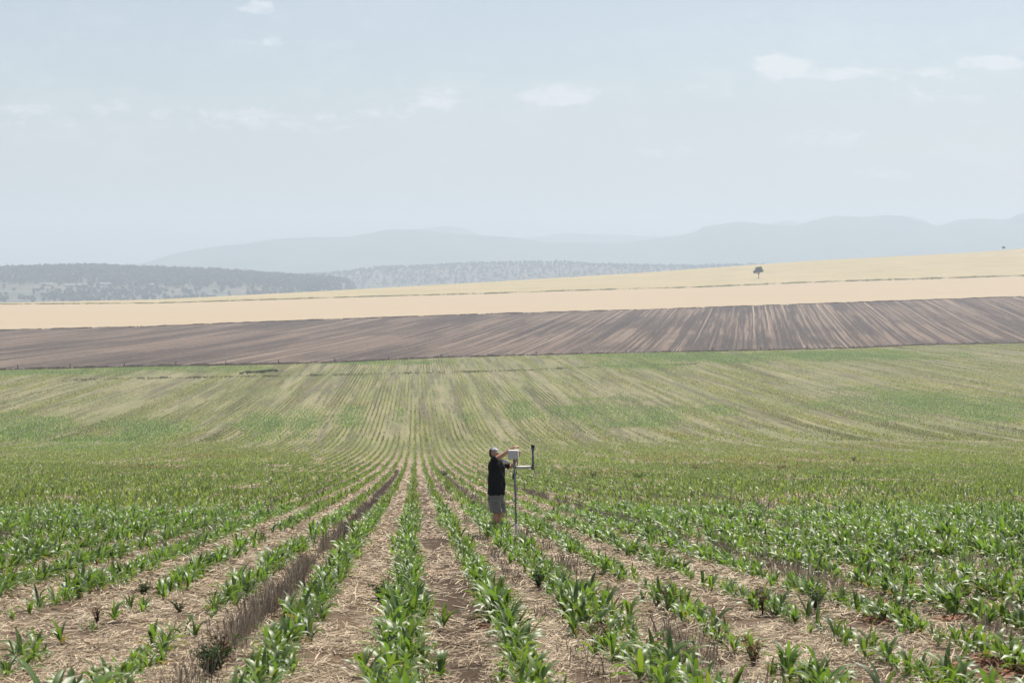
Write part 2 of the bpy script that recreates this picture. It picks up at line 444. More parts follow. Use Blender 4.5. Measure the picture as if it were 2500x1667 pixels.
def leaf_cloud(n, rx, rz, base, size, r):
    """n small random quads through an ellipsoidal, lumpy crown; returns (n,4,3)"""
    k = 5
    cen = r.normal(size=(k, 3)); cen /= np.linalg.norm(cen, axis=1)[:, None]
    cen = cen*np.array([rx, rx, rz])*0.55
    c = cen[r.integers(0, k, n)] + r.normal(size=(n, 3))*np.array([rx, rx, rz])*0.30
    c[:, 2] += base + rz
    a = r.normal(size=(n, 3)); a /= np.linalg.norm(a, axis=1)[:, None]
    b = np.cross(a, r.normal(size=(n, 3))); b /= np.linalg.norm(b, axis=1)[:, None]
    sz = size*(0.6 + 0.8*r.random(n))[:, None]
    a = a*sz; b = b*sz
    return np.stack([c - a - b*0.5, c + a*0.2 - b, c + a + b*0.5, c - a*0.2 + b], 1)

def woods(name, us, ys, dist, fdep, bdep, treeh, n, h_rng, nleaf, cols, label, seed, dens):
    r = np.random.default_rng(seed)
    V = []; T = []
    while len(V) < n:
        U = r.uniform(us[0] if us[0] > -400 else -400, us[-1]); t = r.random()
        D = dist - fdep*0.98 + r.random()*(fdep + bdep*0.35)
        if r.random() > dens(U, D, r): continue
        X = (U - UC)*dist/F
        z = float(hill_z(np.array([U]), np.array([D]), us, ys, dist, fdep, bdep, treeh)[0])
        h = r.uniform(*h_rng)
        q = leaf_cloud(nleaf, h*0.38, h*0.36, h*0.24, h*0.16, r) + np.array([X, D, z])
        # trunk: two crossed slabs
        w = 0.035*h
        tr = np.array([[[X-w, D, z-1], [X+w, D, z-1], [X+w*.6, D, z+h*.55], [X-w*.6, D, z+h*.55]],
                       [[X, D-w, z-1], [X, D+w, z-1], [X, D+w*.6, z+h*.55], [X, D-w*.6, z+h*.55]]])
        V.append(np.concatenate([q, tr]))
        c = np.array(cols[r.integers(0, len(cols))])*r.uniform(0.75, 1.2)
        cc = np.tile(c, (nleaf + 2, 4, 1)); cc[nleaf:] = (0.16, 0.13, 0.11)
        T.append(cc)
    V = np.concatenate(V).reshape(-1, 3); T = np.concatenate(T).reshape(-1, 3)
    me = np_mesh(name, V, np.arange(len(V)).reshape(-1, 4), smooth=False, tint=T)
    return tag(link(name, me, M_FOL), label, 'woodland', None, 'stuff')
GC = [(0.055, 0.07, 0.045), (0.07, 0.085, 0.055), (0.06, 0.07, 0.05)]
def dens_left(U, D, r):
    f = (D - 4200)/1000.0
    n = fbm(np.array([U*0.012]), np.array([D*0.004]), 3)[0]
    if f > 0.50: return 1.0
    return 0.50 if n > 0.53 else (0.06 if f > 0.12 else 0.25)
woods('far_left_woodland', LW_U, LW_Y, 5200.0, 1000.0, 900.0, 12.0, 6500, (9, 15), 40, GC, 'hazy grey green trees covering the low hill at the left', 5, dens_left)
def dens_mid(U, D, r):
    f = (D - 5700)/1200.0
    return 1.0 if f > 0.40 else (0.6 if fbm(np.array([U*0.01]), np.array([D*0.003]), 2)[0] > 0.55 else 0.02)
woods('far_middle_woodland', MW_U, MW_Y, 6900.0, 1200.0, 800.0, 9.0, 4200, (9, 14), 16, GC, 'pale blue line of distant trees below the mountains', 6, dens_mid)

# pale farm sheds among the left trees
M_SHED = m_plain('white_sheet_metal', (0.45, 0.44, 0.42), 0.5, 0.4, 0.05, 0.3)
M_SHEDW = m_plain('shed_wall', (0.32, 0.31, 0.29), 0.7, 0.2, 0.08, 0.3)
SHEDS = [(231, 694.5, 26, 'small pale shed left of the longer white shed among far trees'),
         (296, 697.0, 50, 'longest white shed among the hazy trees on the left hill'),
         (353, 694.0, 26, 'pale shed right of the longest white shed among far trees'),
         (452, 696.0, 18, 'smallest pale shed farthest right among the hazy far trees')]
for (u, y, L, lab) in SHEDS:
    ds = np.linspace(4250, 5150, 400)
    hz = hill_z(np.full(400, float(u)), ds, LW_U, LW_Y, 5200.0, 1000.0, 900.0, 12.0)
    yp = YH - F*(hz + 2.0)/ds
    d = float(ds[np.argmin(np.abs(yp - y))]); z = float(np.interp(d, ds, hz))
    t = empty('farm_shed', ((u - UC)*5200.0/F, d, z), lab, 'shed', 'white sheds on the far hill')
    bm = bmesh.new(); add_box(bm, (0, 0, 1.7), (L, 14, 3.4)); bm_obj('wall', bm, M_SHEDW, t)
    bm = bmesh.new()
    vs = [bm.verts.new(p) for p in ((-L/2-.6, -7.6, 3.3), (L/2+.6, -7.6, 3.3), (L/2+.6, 0, 6.0), (-L/2-.6, 0, 6.0), (L/2+.6, 7.6, 3.3), (-L/2-.6, 7.6, 3.3))]
    bm.faces.new(vs[:4]); bm.faces.new((vs[3], vs[2], vs[4], vs[5]))
    bmesh.ops.solidify(bm, geom=bm.faces[:], thickness=0.25)
    bm_obj('roof', bm, M_SHED, t)

# ------------------------------------------------------------------ lone trees on the pasture
def pasture_spot(u, y):
    a = float(e2(u)); b = float(e3(u))
    ds = np.linspace(a, b + 20, 500); z = far_height(np.full(500, float(u)), ds)
    yp = YH - F*z/ds
    i = int(np.argmin(np.abs(yp - y))); d = ds[i]
    return (u - UC)*d/F, d, float(z[i])
M_BARK = m_plain('grey_bark', (0.17, 0.135, 0.11), 0.9, 0.1, 0.25, 1.5)
def lone_tree(u, y, h, w, seed, lab, lean, clumps):
    x, d, z = pasture_spot(u, y)
    t = empty('pasture_tree', (x, d, z - 0.05), lab, 'tree')
    r = random.Random(seed)
    bm = bmesh.new()
    add_tube(bm, [(0, 0, -0.3), (lean*.2, 0, h*.16), (lean*.5, 0.1, h*.34), (lean*.8, .1, h*.5)], [h*.034, h*.026, h*.021, h*.012], 8)
    for (cx, cy, cz, cr) in clumps:
        add_tube(bm, [(lean*.45, .1, h*.30), (lean*.5 + (cx*w - lean*.5)*.5, cy*w*.5, h*(.30 + (cz - .30)*.6)), (cx*w, cy*w, cz*h)], [h*.016, h*.011, h*.004], 6)
    bm_obj('trunk', bm, M_BARK, t, True)
    g = np.random.default_rng(seed); V = []; T = []
    for (cx, cy, cz, cr) in clumps:
        n = int(420*cr*cr/0.04)
        c = g.normal(size=(n, 3)); c /= np.linalg.norm(c, axis=1)[:, None]
        c = c*(g.random(n)**0.45)[:, None]*np.array([1, 1, .72])*cr*w*1.1
        c += np.array([cx*w, cy*w, cz*h])
        a = g.normal(size=(n, 3)); a /= np.linalg.norm(a, axis=1)[:, None]
        b = np.cross(a, g.normal(size=(n, 3))); b /= np.linalg.norm(b, axis=1)[:, None]
        sz = 0.030*w*(0.7 + 0.7*g.random(n))[:, None]
        V.append(np.stack([c - a*sz, c - b*sz*.6, c + a*sz, c + b*sz*.6], 1))
        col = np.array((0.05, 0.058, 0.03))*g.uniform(.8, 1.25, (n, 1))
        T.append(np.repeat(col[:, None, :], 4, 1))
    V = np.concatenate(V).reshape(-1, 3); T = np.concatenate(T).reshape(-1, 3)
    link('crown', np_mesh('crown', V, np.arange(len(V)).reshape(-1, 4), smooth=False, tint=T), M_FOL, t)
lone_tree(1852, 679.5, 12.2, 10.6, 1, 'lone round tree standing midway up the pale grass hill', 0.5,
          [(-.28, 0, .58, .22), (-.05, .12, .80, .25), (.12, -.12, .74, .24), (.30, 0, .62, .18), (.02, .05, .62, .24), (-.2, -.1, .66, .2), (.2, .12, .9, .16), (-.38, .1, .50, .12)])
lone_tree(2450, 608.2, 5.6, 6.2, 2, 'tiny dark tree on the skyline at far right', 0.1,
          [(-.22, 0, .55, .2), (.05, .1, .68, .24), (.25, -.05, .52, .18), (0, -.1, .5, .2), (.05, 0, .88, .12)])

# ------------------------------------------------------------------ wire fence between crop and ploughed field
M_POST = m_plain('weathered_post', (0.10, 0.085, 0.075), 0.9, 0.1, 0.3, 4)
M_WIRE = m_plain('fence_wire', (0.30, 0.29, 0.28), 0.5, 0.5, 0.1, 4, 0.6)
fx = []
u = -90.0
rr = random.Random(4)
while u < 2620:
    d = float(dfence(u)) + 1.0; fx.append(((u - UC)*d/F, d)); u += 18.5*F/d*rr.uniform(.92, 1.08)
f0 = (0.0, float(dfence(UC)), -30.0)
fence = empty('wire_fence', f0, 'long wire fence with dark wooden posts dividing green crop from ploughed field', 'fence')
post_me = []
for i, (x, d) in enumerate(fx):
    bm = bmesh.new(); hh = rr.uniform(1.25, 1.65); ln = rr.uniform(-.06, .06)
    add_tube(bm, [(0, 0, -.4), (ln*.3, 0, hh*.4), (ln, 0, hh)], [.19, .18, .16], 8)
    p = bm_obj('post', bm, M_POST, fence, False); p.location = (x - f0[0], d - f0[1], -30.0 - f0[2])
for hz in (0.45, 0.8, 1.15):
    bm = bmesh.new()
    add_tube(bm, [(x - f0[0], d - f0[1] - .13, hz) for x, d in fx], 0.012, 4)
    bm_obj('wire', bm, M_WIRE, fence, True)

# ragged grass along the field edges
def edge_tufts(name, us, ds, n, hgt, wid, cols, label, spread, seed, cat='grass', span=(-150, 2650)):
    r = np.random.default_rng(seed)
    u = r.uniform(*span, n); d = np.interp(u, us, ds) if not callable(ds) else ds(u)
    d = d + r.normal(size=n)*spread
    keep = rng.random(len(u)) < np.clip(fbm(u*0.035 + seed, d*0 + 1.0, 4)*2.2 - .55, .12, 1)
    u = u[keep]; d = d[keep]; n = len(u)
    X = (u - UC)*d/F; Z = ground(X, d)
    V = []; T = []
    for b in range(3):
        yaw = r.uniform(0, np.pi, n); w = wid*r.uniform(.5, 1.3, n); h = hgt*r.uniform(.35, 1.25, n)*(0.5 + fbm(u*0.05 + 3, d*0, 2))
        ex = np.cos(yaw)*w; ey = np.sin(yaw)*w; lx = r.normal(size=n)*h*.25; ly = r.normal(size=n)*h*.25
        q = np.stack([np.stack([X - ex, d - ey, Z - .1], -1), np.stack([X + ex, d + ey, Z - .1], -1),
                      np.stack([X + ex*.35 + lx, d + ey*.35 + ly, Z + h], -1), np.stack([X - ex*.35 + lx, d - ey*.35 + ly, Z + h], -1)], 1)
        V.append(q)
        c = np.array(cols)[r.integers(0, len(cols), n)]*r.uniform(.75, 1.2, (n, 1)); T.append(np.repeat(c[:, None, :], 4, 1))
    V = np.concatenate(V).reshape(-1, 3); T = np.concatenate(T).reshape(-1, 3)
    me = np_mesh(name, V, np.arange(len(V)).reshape(-1, 4), smooth=False, tint=T)
    return tag(link(name, me, M_GRASS), label, cat, None, 'stuff')
edge_tufts('ploughed_edge_grass', DU, D1, 22000, .40, .28, [(.09, .068, .055), (.075, .06, .05), (.12, .09, .07)], 'ragged dark weeds along the top edge of the ploughed field', 1.5, 21)
edge_tufts('green_verge_grass', DU, D2, 24000, .42, .45, [(.20, .21, .10), (.26, .24, .13), (.15, .17, .08)], 'thin green grass verge between golden field and pale pasture', 9.0, 22)
edge_tufts('fence_line_grass', None, lambda u: dfence(u) + 2.0, 16000, .42, .2, [(.12, .085, .07), (.15, .11, .085), (.10, .07, .06)], 'dry brown weeds growing along the wire fence', 2.0, 23)

edge_tufts('cross_track_weeds', None, lambda u: 30.0*F/(np.interp(u, [-200, 250, 830, 1250, 1500, 1900], [940, 924, 914, 904, 893, 884]) - YH), 3600, .24, .16, [(.10, .10, .055), (.13, .11, .065), (.09, .095, .05)],
           'thin dark line of weeds crossing the rows in front of the fence', 3.0, 24, 'weeds', (150, 1700))
edge_tufts('dark_weed_streak', None, lambda u: 30.0*F/(np.interp(u, [580, 690], [911, 904]) - YH), 420, .45, .22, [(.06, .075, .045), (.05, .06, .04)],
           'short dark streak of taller weeds in the green strip left of centre near the fence', 3.5, 25, 'weeds', (585, 680))
# ------------------------------------------------------------------ maize plants
def leaf(r, L, W, az, z0, up, droop, nseg, nacross, twist=0.0):
    """one arching blade; returns verts, quads"""
    vs = []; ang = up; px = 0.012; pz = z0
    for i in range(nseg + 1):
        t = i/nseg
        w = W*max(0.02, (math.sin(math.pi*min(1, 0.18 + 0.82*t))**0.8)) if t < 1 else W*0.02
        yb = twist*t
        cols = (-1, 0, 1) if nacross == 2 else (-1, 1)
        for c in cols:
            lift = abs(c)*w*0.42 if nacross == 2 else 0
            vs.append((px + math.sin(ang)*lift*-1*0 , c*w*math.cos(yb), pz + lift*.6 + c*w*math.sin(yb)))
        st = L/nseg
        px += math.cos(ang)*st; pz += math.sin(ang)*st
        ang -= droop/nseg*(0.5 + t*1.2)
    vs = np.array(vs); ca, sa = math.cos(az), math.sin(az)
    vs = np.stack([vs[:, 0]*ca - vs[:, 1]*sa, vs[:, 0]*sa + vs[:, 1]*ca, vs[:, 2]], -1)
    n = nacross + 1; q = []
    for i in range(nseg):
        for c in range(nacross): q.append((i*n + c, i*n + c + 1, (i+1)*n + c + 1, (i+1)*n + c))
    return vs, np.array(q)

def maize(seed, nleaf, nseg, nacross, wmul=1.0, h=0.30):
    r = random.Random(seed); V = []; Q = []; T = []; off = 0
    az0 = r.uniform(0, math.pi)
    for i in range(nleaf):
        f = i/(nleaf - 1) if nleaf > 1 else 0.6
        L = h*(0.58 + 0.40*math.sin(math.pi*(0.2 + 0.65*f)))*r.uniform(.8, 1.2)
        W = 0.0180*wmul*(0.75 + 0.6*math.sin(math.pi*(.15 + .7*f)))*r.uniform(.75, 1.2)*(h/.30)
        az = az0 + (i % 2)*math.pi + r.uniform(-1.0, 1.0)
        vs, q = leaf(r, L, W, az, h*(0.08 + 0.36*f), R(40 + 40*f + r.uniform(-14, 12)), R(r.uniform(85, 165) - 55*f), nseg, nacross, r.uniform(-.9, .9))
        g = r.uniform(.8, 1.25); yel = max(0, r.gauss(0, .25))
        col = np.array((0.100*g*(1 + .9*yel), 0.168*g*(1 + .25*yel), 0.036*g))
        if f < .25 and r.random() < .4: col = np.array(r.choice([(0.16, 0.16, 0.045), (0.20, 0.13, 0.05), (.22, .18, .10)]))
        V.append(vs); Q.append(q + off); T.append(np.tile(col, (len(vs), 1))); off += len(vs)
    return np.concatenate(V), np.concatenate(Q), np.concatenate(T)

def scatter(protos, X, Y, Z, yaw, sc, tint, tilt=0.12, r=rng, sink=0.01, lean=(0, 0)):
    """real plants merged into arrays; returns verts, quads, tint"""
    n = len(X); pick = r.integers(0, len(protos), n); Vs = []; Qs = []; Ts = []; off = 0
    tx = r.normal(size=n)*tilt + lean[0]; ty = r.normal(size=n)*tilt + lean[1]
    for k, (v, q, c) in enumerate(protos):
        i = np.where(pick == k)[0]
        if not len(i): continue
        ca = np.cos(yaw[i])[:, None]; sa = np.sin(yaw[i])[:, None]; s = sc[i][:, None]
        x = (v[:, 0]*ca - v[:, 1]*sa)*s; y = (v[:, 0]*sa + v[:, 1]*ca)*s; z = v[:, 2][None, :]*s
        P = np.stack([x + z*tx[i][:, None] + X[i][:, None], y + z*ty[i][:, None] + Y[i][:, None], z + Z[i][:, None] - sink], -1)
        Vs.append(P.reshape(-1, 3))
        Qs.append((q[None] + (np.arange(len(i))*len(v))[:, None, None]).reshape(-1, 4) + off); off += len(i)*len(v)
        Ts.append((c[None]*tint[i][:, None, :]).reshape(-1, 3))
    return np.concatenate(Vs), np.concatenate(Qs), np.concatenate(Ts)

ROWDENS = {-3: .62, -2: .85, -1: 1.0, 0: 1.05, 1: .8, 2: 1.3, 3: 1.1, 4: .72, 5: .85, -4: 1.0}
def near_density(k, v, w):
    base = np.array([ROWDENS.get(int(a), .9) for a in k])
    far = np.clip((w - 55)/60.0, 0, 1)
    base = base*(1 - far) + .95*far
    n = fbm(v*0.35 + 7, w*0.16 + 3, 3)
    g = np.clip((n - 0.28)/0.15, 0.12, 1)
    strong = (k == 0) | (k == 2) | (k == -1) | (np.abs(k - .5) > 4.6)
    g = np.where(strong & (w < 60), np.clip(g + np.where(np.abs(k - .5) > 4.6, .2, .4), 0, 1), g)
    return base*g

# patches: bright weedy green (u, d, ru, rd) and brownish dead patches
GREEN = []
for (u, y, ru, ry) in [(70, 1052, 130, 26), (365, 1046, 130, 20), (650, 1040, 90, 22), (740, 1030, 60, 22), (850, 1017, 45, 18), (975, 1013, 18, 14), (1141, 1022, 14, 9),
                       (1270, 1002, 45, 13), (1480, 1005, 150, 26), (1600, 1012, 90, 18), (2200, 985, 230, 28), (2420, 1000, 130, 22), (1760, 1002, 60, 10),
                       (200, 1085, 200, 14), (120, 908, 220, 6), (400, 898, 250, 6), (900, 884, 300, 4), (1700, 872, 330, 9), (1560, 890, 120, 6), (2050, 868, 300, 8)]:
    GREEN.append((u, dist_at(y), ru, abs(dist_at(y + ry) - dist_at(y - ry))*.75 + 4))
BROWN = []
for (u, y, ru, ry) in [(1880, 1135, 300, 22), (1480, 1160, 110, 12), (1640, 1120, 130, 10), (2180, 1090, 120, 5), (1440, 1070, 60, 8), (380, 1145, 120, 6), (500, 1115, 90, 6),
                       (840, 985, 60, 9), (700, 985, 90, 9), (1650, 1060, 90, 6)]:
    BROWN.append((u, dist_at(y), ru, abs(dist_at(y + ry) - dist_at(y - ry))/2 + 2))
def patch_val(P, X, Y):
    u = bearing(X, Y); out = np.zeros(len(X))
    wob = (fbm(X*0.09, Y*0.05, 3) - .5)*1.3
    for (pu, pd, ru, rd) in P:
        q = ((u - pu)/ru)**2 + ((Y - pd)/rd)**2
        out = np.maximum(out, np.clip(.85*(1 - .8*q) + wob, 0, 1))
    return out

def row_positions(dmin, dmax, step, umargin=140, jit=.075):
    ulo, uhi = -umargin, 2500 + umargin
    vmin = min((ulo - 1015)*dmax/F, (ulo - 1015)*dmin/F); vmax = (uhi - 1015)*dmax/F
    ks = np.arange(math.floor((vmin - ROW0)/ROWS), math.ceil((vmax - ROW0)/ROWS) + 1)
    w = np.arange(dmin, dmax*1.06, step)
    K, W = np.meshgrid(ks, w); K = K.ravel(); W = W.ravel() + rng.uniform(-.5, .5, K.size)*step
    Vv = ROW0 + K*ROWS + rng.normal(size=K.size)*np.where(K == 2, .14, np.where(K == 0, .10, jit)) + 0.10*(fbm(K*3.7, W*.12, 2) - .5)
    X, Y = fromrow(Vv, W); u = UC + F*X/np.maximum(Y, 1)
    ok = (Y >= dmin) & (Y < dmax) & (u > ulo) & (u < uhi) & (Y < dfence(u) - 1.5)
    return K[ok], Vv[ok], W[ok], X[ok], Y[ok]

maize_col = lambda n, a=.82, b=1.18: rng.uniform(a, b, (n, 1))*np.ones((n, 3))
parts_V = []; parts_Q = []; parts_T = []; off = 0
def push(v, q, t):
    global off
    parts_V.append(v); parts_Q.append(q + off); parts_T.append(t); off += len(v)

# A: everything out to 62 m, individual candidates
K, Vv, W, X, Y = row_positions(11.0, 62.0, 0.092)
u_ = UC + F*X/Y                                         # the ground in front of the pole foot is clear of maize
keep = (rng.random(len(K)) < near_density(K, Vv, W)) & ~((u_ > 1240) & (u_ < 1280) & (Y > 35.5) & (Y < 41.6))
K, Vv, W, X, Y = K[keep], Vv[keep], W[keep], X[keep], Y[keep]
ex_u = np.array([1186, 1196, 1206, 1216, 1226, 1234, 1211, 1201, 1221, 1191]); ex_d = np.array([40.6, 40.4, 40.6, 40.3, 40.5, 40.2, 39.9, 40.0, 39.8, 39.7])
X = np.append(X, (ex_u - UC)*ex_d/F); Y = np.append(Y, ex_d); Vv = np.append(Vv, rowv(X[-10:], Y[-10:])); W = np.append(W, roww(X[-10:], Y[-10:])); K = np.append(K, np.full(10, 2))
Z = ground(X, Y); yaw = rng.uniform(0, 2*np.pi, len(K))
sz = (0.50 + 0.85*fbm(Vv*.5 + 2, W*.35, 3))*rng.uniform(.6, 1.3, len(K))*np.where(np.abs(K - .5) > 4.6, .88, .80)
# which ones the photograph shows largest: nearest ones inside the frame
uu_ = UC + F*X/Y; yy_ = YH - F*(Z + .2)/Y
inside = (uu_ > 5) & (uu_ < 2495) & (yy_ < 1660)
order = np.where(inside)[0][np.argsort(Y[inside])]
single = order[:298]
M_NEARLEAF = M_LEAF
NV = 16
variants = []
for i in range(NV):
    v, q, c = maize(100 + i, 8 + i % 3, 7, 2)
    fm = np_mesh('leaves', v, q, tint=c); fm.materials.append(M_LEAF)
    bm = bmesh.new(); add_tube(bm, [(0, 0, -.02), (.003, 0, .08), (.0, .004, .135)], [.009, .008, .004], 6)
    sm = bpy.data.meshes.new('stem'); bm.to_mesh(sm); bm.free()
    for p in sm.polygons: p.use_smooth = True
    a = sm.color_attributes.new('tint', 'FLOAT_COLOR', 'POINT')
    for d_ in a.data: d_.color = (0.10, 0.15, 0.05, 1)
    sm.materials.append(M_LEAF)
    variants.append((fm, sm))
def row_label(k):
    names = {-4: 'in the fourth row left of the centre row', -3: 'in the gappy third row left of the centre row', -2: 'in the row just left of the dark upright stubble strip',
             -1: 'in the first row left of the dense centre row', 0: 'in the dense centre row at the bottom of the photo', 1: 'in the broken thin row right of the dense centre row',
             2: 'in the thick bushy row leading up to the man', 3: 'in the thick row right of the one leading to the man', 4: 'in the gappy straw strip beside the thick right hand row',
             5: 'in the thin row beside the right hand stubble strip'}
    if k in names: return 'young green maize plant ' + names[k]
    return 'young green maize plant at the %s edge of the foreground rows' % ('left' if k < 0 else 'right')
for j, i in enumerate(single):
    fm, sm = variants[int(rng.integers(0, NV))]
    o = empty('maize_plant', (X[i], Y[i], Z[i] - .01), row_label(int(K[i])), 'maize plant', 'young maize plants in the nearest rows')
    o.rotation_euler = (rng.normal()*.10, rng.normal()*.10, yaw[i]); s_ = float(sz[i]); o.scale = (s_, s_, s_)
    link('leaves', fm, None, o); link('stem', sm, None, o)
rest = np.ones(len(K), bool); rest[single] = False
PR_A = [maize(200 + i, 8 + i % 3, 4, 2) for i in range(14)]
i = np.where(rest)[0]
push(*scatter(PR_A, X[i], Y[i], Z[i], yaw[i], sz[i], maize_col(len(i), .6, 1.35)*np.interp(Y[i], [20, 60], [1.0, 1.18])[:, None]))

def patch_tint(X, Y, base):
    g = patch_val(GREEN, X, Y)[:, None]; b = patch_val(BROWN, X, Y)[:, None]
    t = base*(1 - g) + base*g*np.array((.85, 1.15, 1.0))
    dead = (rng.random((len(X), 1)) < .55*b)
    return np.where(dead, t*np.array((1.15, .72, .9)), t), g[:, 0], b[:, 0]

# B: 62 - 210 m
K, Vv, W, X, Y = row_positions(62.0, 210.0, 0.16)
keep = rng.random(len(K)) < near_density(K, Vv, W)
K, Vv, W, X, Y = K[keep], Vv[keep], W[keep], X[keep], Y[keep]
Z = ground(X, Y); n = len(K)
tn, g, b = patch_tint(X, Y, maize_col(n, .45, 1.5)*np.array((1.35, 1.15, 1.4)))
sz = (0.48 + 0.72*fbm(Vv*.3 + 2, W*.12, 2))*rng.uniform(.75, 1.2, n)
PR_B = [maize(300 + i, 5, 2, 1, 1.25) for i in range(10)]
push(*scatter(PR_B, X, Y, Z, rng.uniform(0, 2*np.pi, n), sz, tn))

# 210 - 340 m
K, Vv, W, X, Y = row_positions(210.0, 340.0, 0.26)
keep = rng.random(len(K)) < np.clip((fbm(Vv*.45 + 1, W*.03, 3) - .28)/.2, .25, 1)
K, Vv, W, X, Y = K[keep], Vv[keep], W[keep], X[keep], Y[keep]
Z = ground(X, Y); n = len(K)
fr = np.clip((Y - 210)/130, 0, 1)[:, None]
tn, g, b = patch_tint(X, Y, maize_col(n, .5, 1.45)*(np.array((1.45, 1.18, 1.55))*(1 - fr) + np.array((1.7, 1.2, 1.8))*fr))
PR_B2 = [maize(350 + i, 5, 2, 1, 1.6) for i in range(8)]
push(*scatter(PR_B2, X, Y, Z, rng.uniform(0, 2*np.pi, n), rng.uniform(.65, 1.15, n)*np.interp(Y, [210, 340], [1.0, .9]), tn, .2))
# C: 340 m to the fence, thinner and smaller crop
K, Vv, W, X, Y = row_positions(340.0, 930.0, 0.34)
band = fbm(Vv*.45 + 1, W*.010, 3); g0 = patch_val(GREEN, X, Y)
band2 = fbm(Vv*.16 + 5, W*.004, 2)
p = np.clip((band - .36)/.16, 0.05, 1)*np.clip((band2 - .28)/.2, .15, 1)*np.interp(Y, [340, 450, 650, 900], [1.0, .75, .6, .8]) + g0
keep = rng.random(len(K)) < p
K, Vv, W, X, Y = K[keep], Vv[keep], W[keep], X[keep], Y[keep]
Z = ground(X, Y); n = len(K)
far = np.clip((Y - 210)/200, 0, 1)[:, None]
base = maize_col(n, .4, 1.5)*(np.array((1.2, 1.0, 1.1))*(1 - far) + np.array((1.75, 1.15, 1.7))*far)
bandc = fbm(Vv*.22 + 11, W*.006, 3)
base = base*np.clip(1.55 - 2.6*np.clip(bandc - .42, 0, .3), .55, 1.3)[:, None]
tn, g, b = patch_tint(X, Y, base)
tn = np.where((rng.random(n) < g)[:, None], maize_col(n, .6, 1.3)*np.array((1.2, 1.25, 1.4)), tn)
# green weeds fill between the rows inside the patches
off_row = np.where(rng.random(n) < g, rng.uniform(-.5, .5, n), 0)
X = X + off_row*CA; Y = Y - off_row*SA
sz = np.interp(Y, [340, 450, 900], [1.0, .9, .9])*rng.uniform(.7, 1.25, n)
PR_C = [maize(400 + i, 4, 2, 1, 2.6) for i in range(8)]
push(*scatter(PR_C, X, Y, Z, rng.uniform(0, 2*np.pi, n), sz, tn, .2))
me = np_mesh('maize_crop', np.concatenate(parts_V), np.concatenate(parts_Q), tint=np.concatenate(parts_T))
tag(link('maize_crop', me, M_LEAF), 'mass of young green maize filling the rows beyond the foreground', 'crop', None, 'stuff')
print('maize crop faces', len(me.polygons))

# ------------------------------------------------------------------ straw litter and standing stubble
def ribbons(X, Y, Z, L, Wd, yaw, pitch, cols):
    ex = np.cos(yaw)*np.cos(pitch)*L/2; ey = np.sin(yaw)*np.cos(pitch)*L/2; ez = np.sin(pitch)*L/2
    r2 = rng.normal(size=len(X))*.5
    nx = -np.sin(yaw)*Wd/2*np.cos(r2); ny = np.cos(yaw)*Wd/2*np.cos(r2); nz = np.sin(r2)*Wd/2
    P = np.stack([X, Y, Z], -1); e = np.stack([ex, ey, ez], -1); nn = np.stack([nx, ny, nz], -1)
    bow = np.stack([nx, ny, np.abs(L)*.05 + 0*nz], -1)*rng.normal(size=(len(X), 1))
    v = np.stack([P - e - nn*.8, P - e + nn*.8, P + bow - nn, P + bow + nn, P + e - nn*.6, P + e + nn*.6], 1)
    b = (np.arange(len(X))*6)[:, None]
    q = np.concatenate([b + np.array([[0, 1, 3, 2]]), b + np.array([[2, 3, 5, 4]])])
    return v.reshape(-1, 3), q, np.repeat(cols[:, None, :], 6, 1).reshape(-1, 3)
def straw_cols(n, dark=0.0):
    a = np.array([(.66, .535, .395), (.47, .37, .265), (.29, .225, .16), (.49, .38, .265), (.19, .14, .10)])
    return a[rng.integers(0, 5, n)]*rng.uniform(.75, 1.1, (n, 1))
n = 1150000
d = np.where(rng.random(n) < .66, 11.0 + 64.0*rng.random(n)**1.15, 60 + 150*rng.random(n)**1.5)
u = rng.uniform(-120, 2620, n); X = (u - UC)*d/F; Y = d
v = rowv(X, Y); w = roww(X, Y)
bare = np.exp(-((v - .33)/.30)**2)
pn = .6*fbm(v*1.3 + 40, w*.5 + 8, 3) + .4*fbm(v*4 + 4, w*2.2 + 1, 2)
keep = rng.random(n) < np.clip((pn - .40)/.20, .04, 1)*(1 - .8*bare)
X, Y = X[keep], Y[keep]; n = len(X); Z = ground(X, Y) + rng.random(n)**2*.045 + .004
cols_ = straw_cols(n); bt_ = None
rust = np.zeros(n)
for (pu, py, ra, rb) in [(2430, 1642, .55, .9), (2150, 1528, .30, .5), (700, 1518, .25, .45), (1190, 1540, .15, .3), (2330, 1520, .25, .4)]:
    px_, pd_ = spot(pu, py); rust = np.maximum(rust, np.clip(1.4*(1 - ((X - px_)/ra)**2 - ((Y - pd_)/rb)**2), 0, 1))
rm = rng.random(n) < rust
cols_[rm] = np.array([(.24, .105, .055), (.32, .15, .075), (.17, .08, .045)])[rng.integers(0, 3, rm.sum())]
Z = Z + rm*rng.random(n)*.03
L = rng.uniform(.06, .30, n)*np.where(rm, .4, 1); Wd = rng.uniform(.005, .012, n)*np.clip(Y/20, .8, 7.0)*np.where(rm, 2.2, 1)
v1, q1, t1 = ribbons(X, Y, Z, L, Wd, rng.uniform(0, np.pi, n)*.75 + rng.normal(size=n)*.5 - .4, rng.normal(size=n)*.16, cols_)
me = np_mesh('straw_litter', v1, q1, tint=t1)
tag(link('straw_litter', me, M_DRY), 'loose pale straw lying on the soil between the rows', 'straw', None, 'stuff')

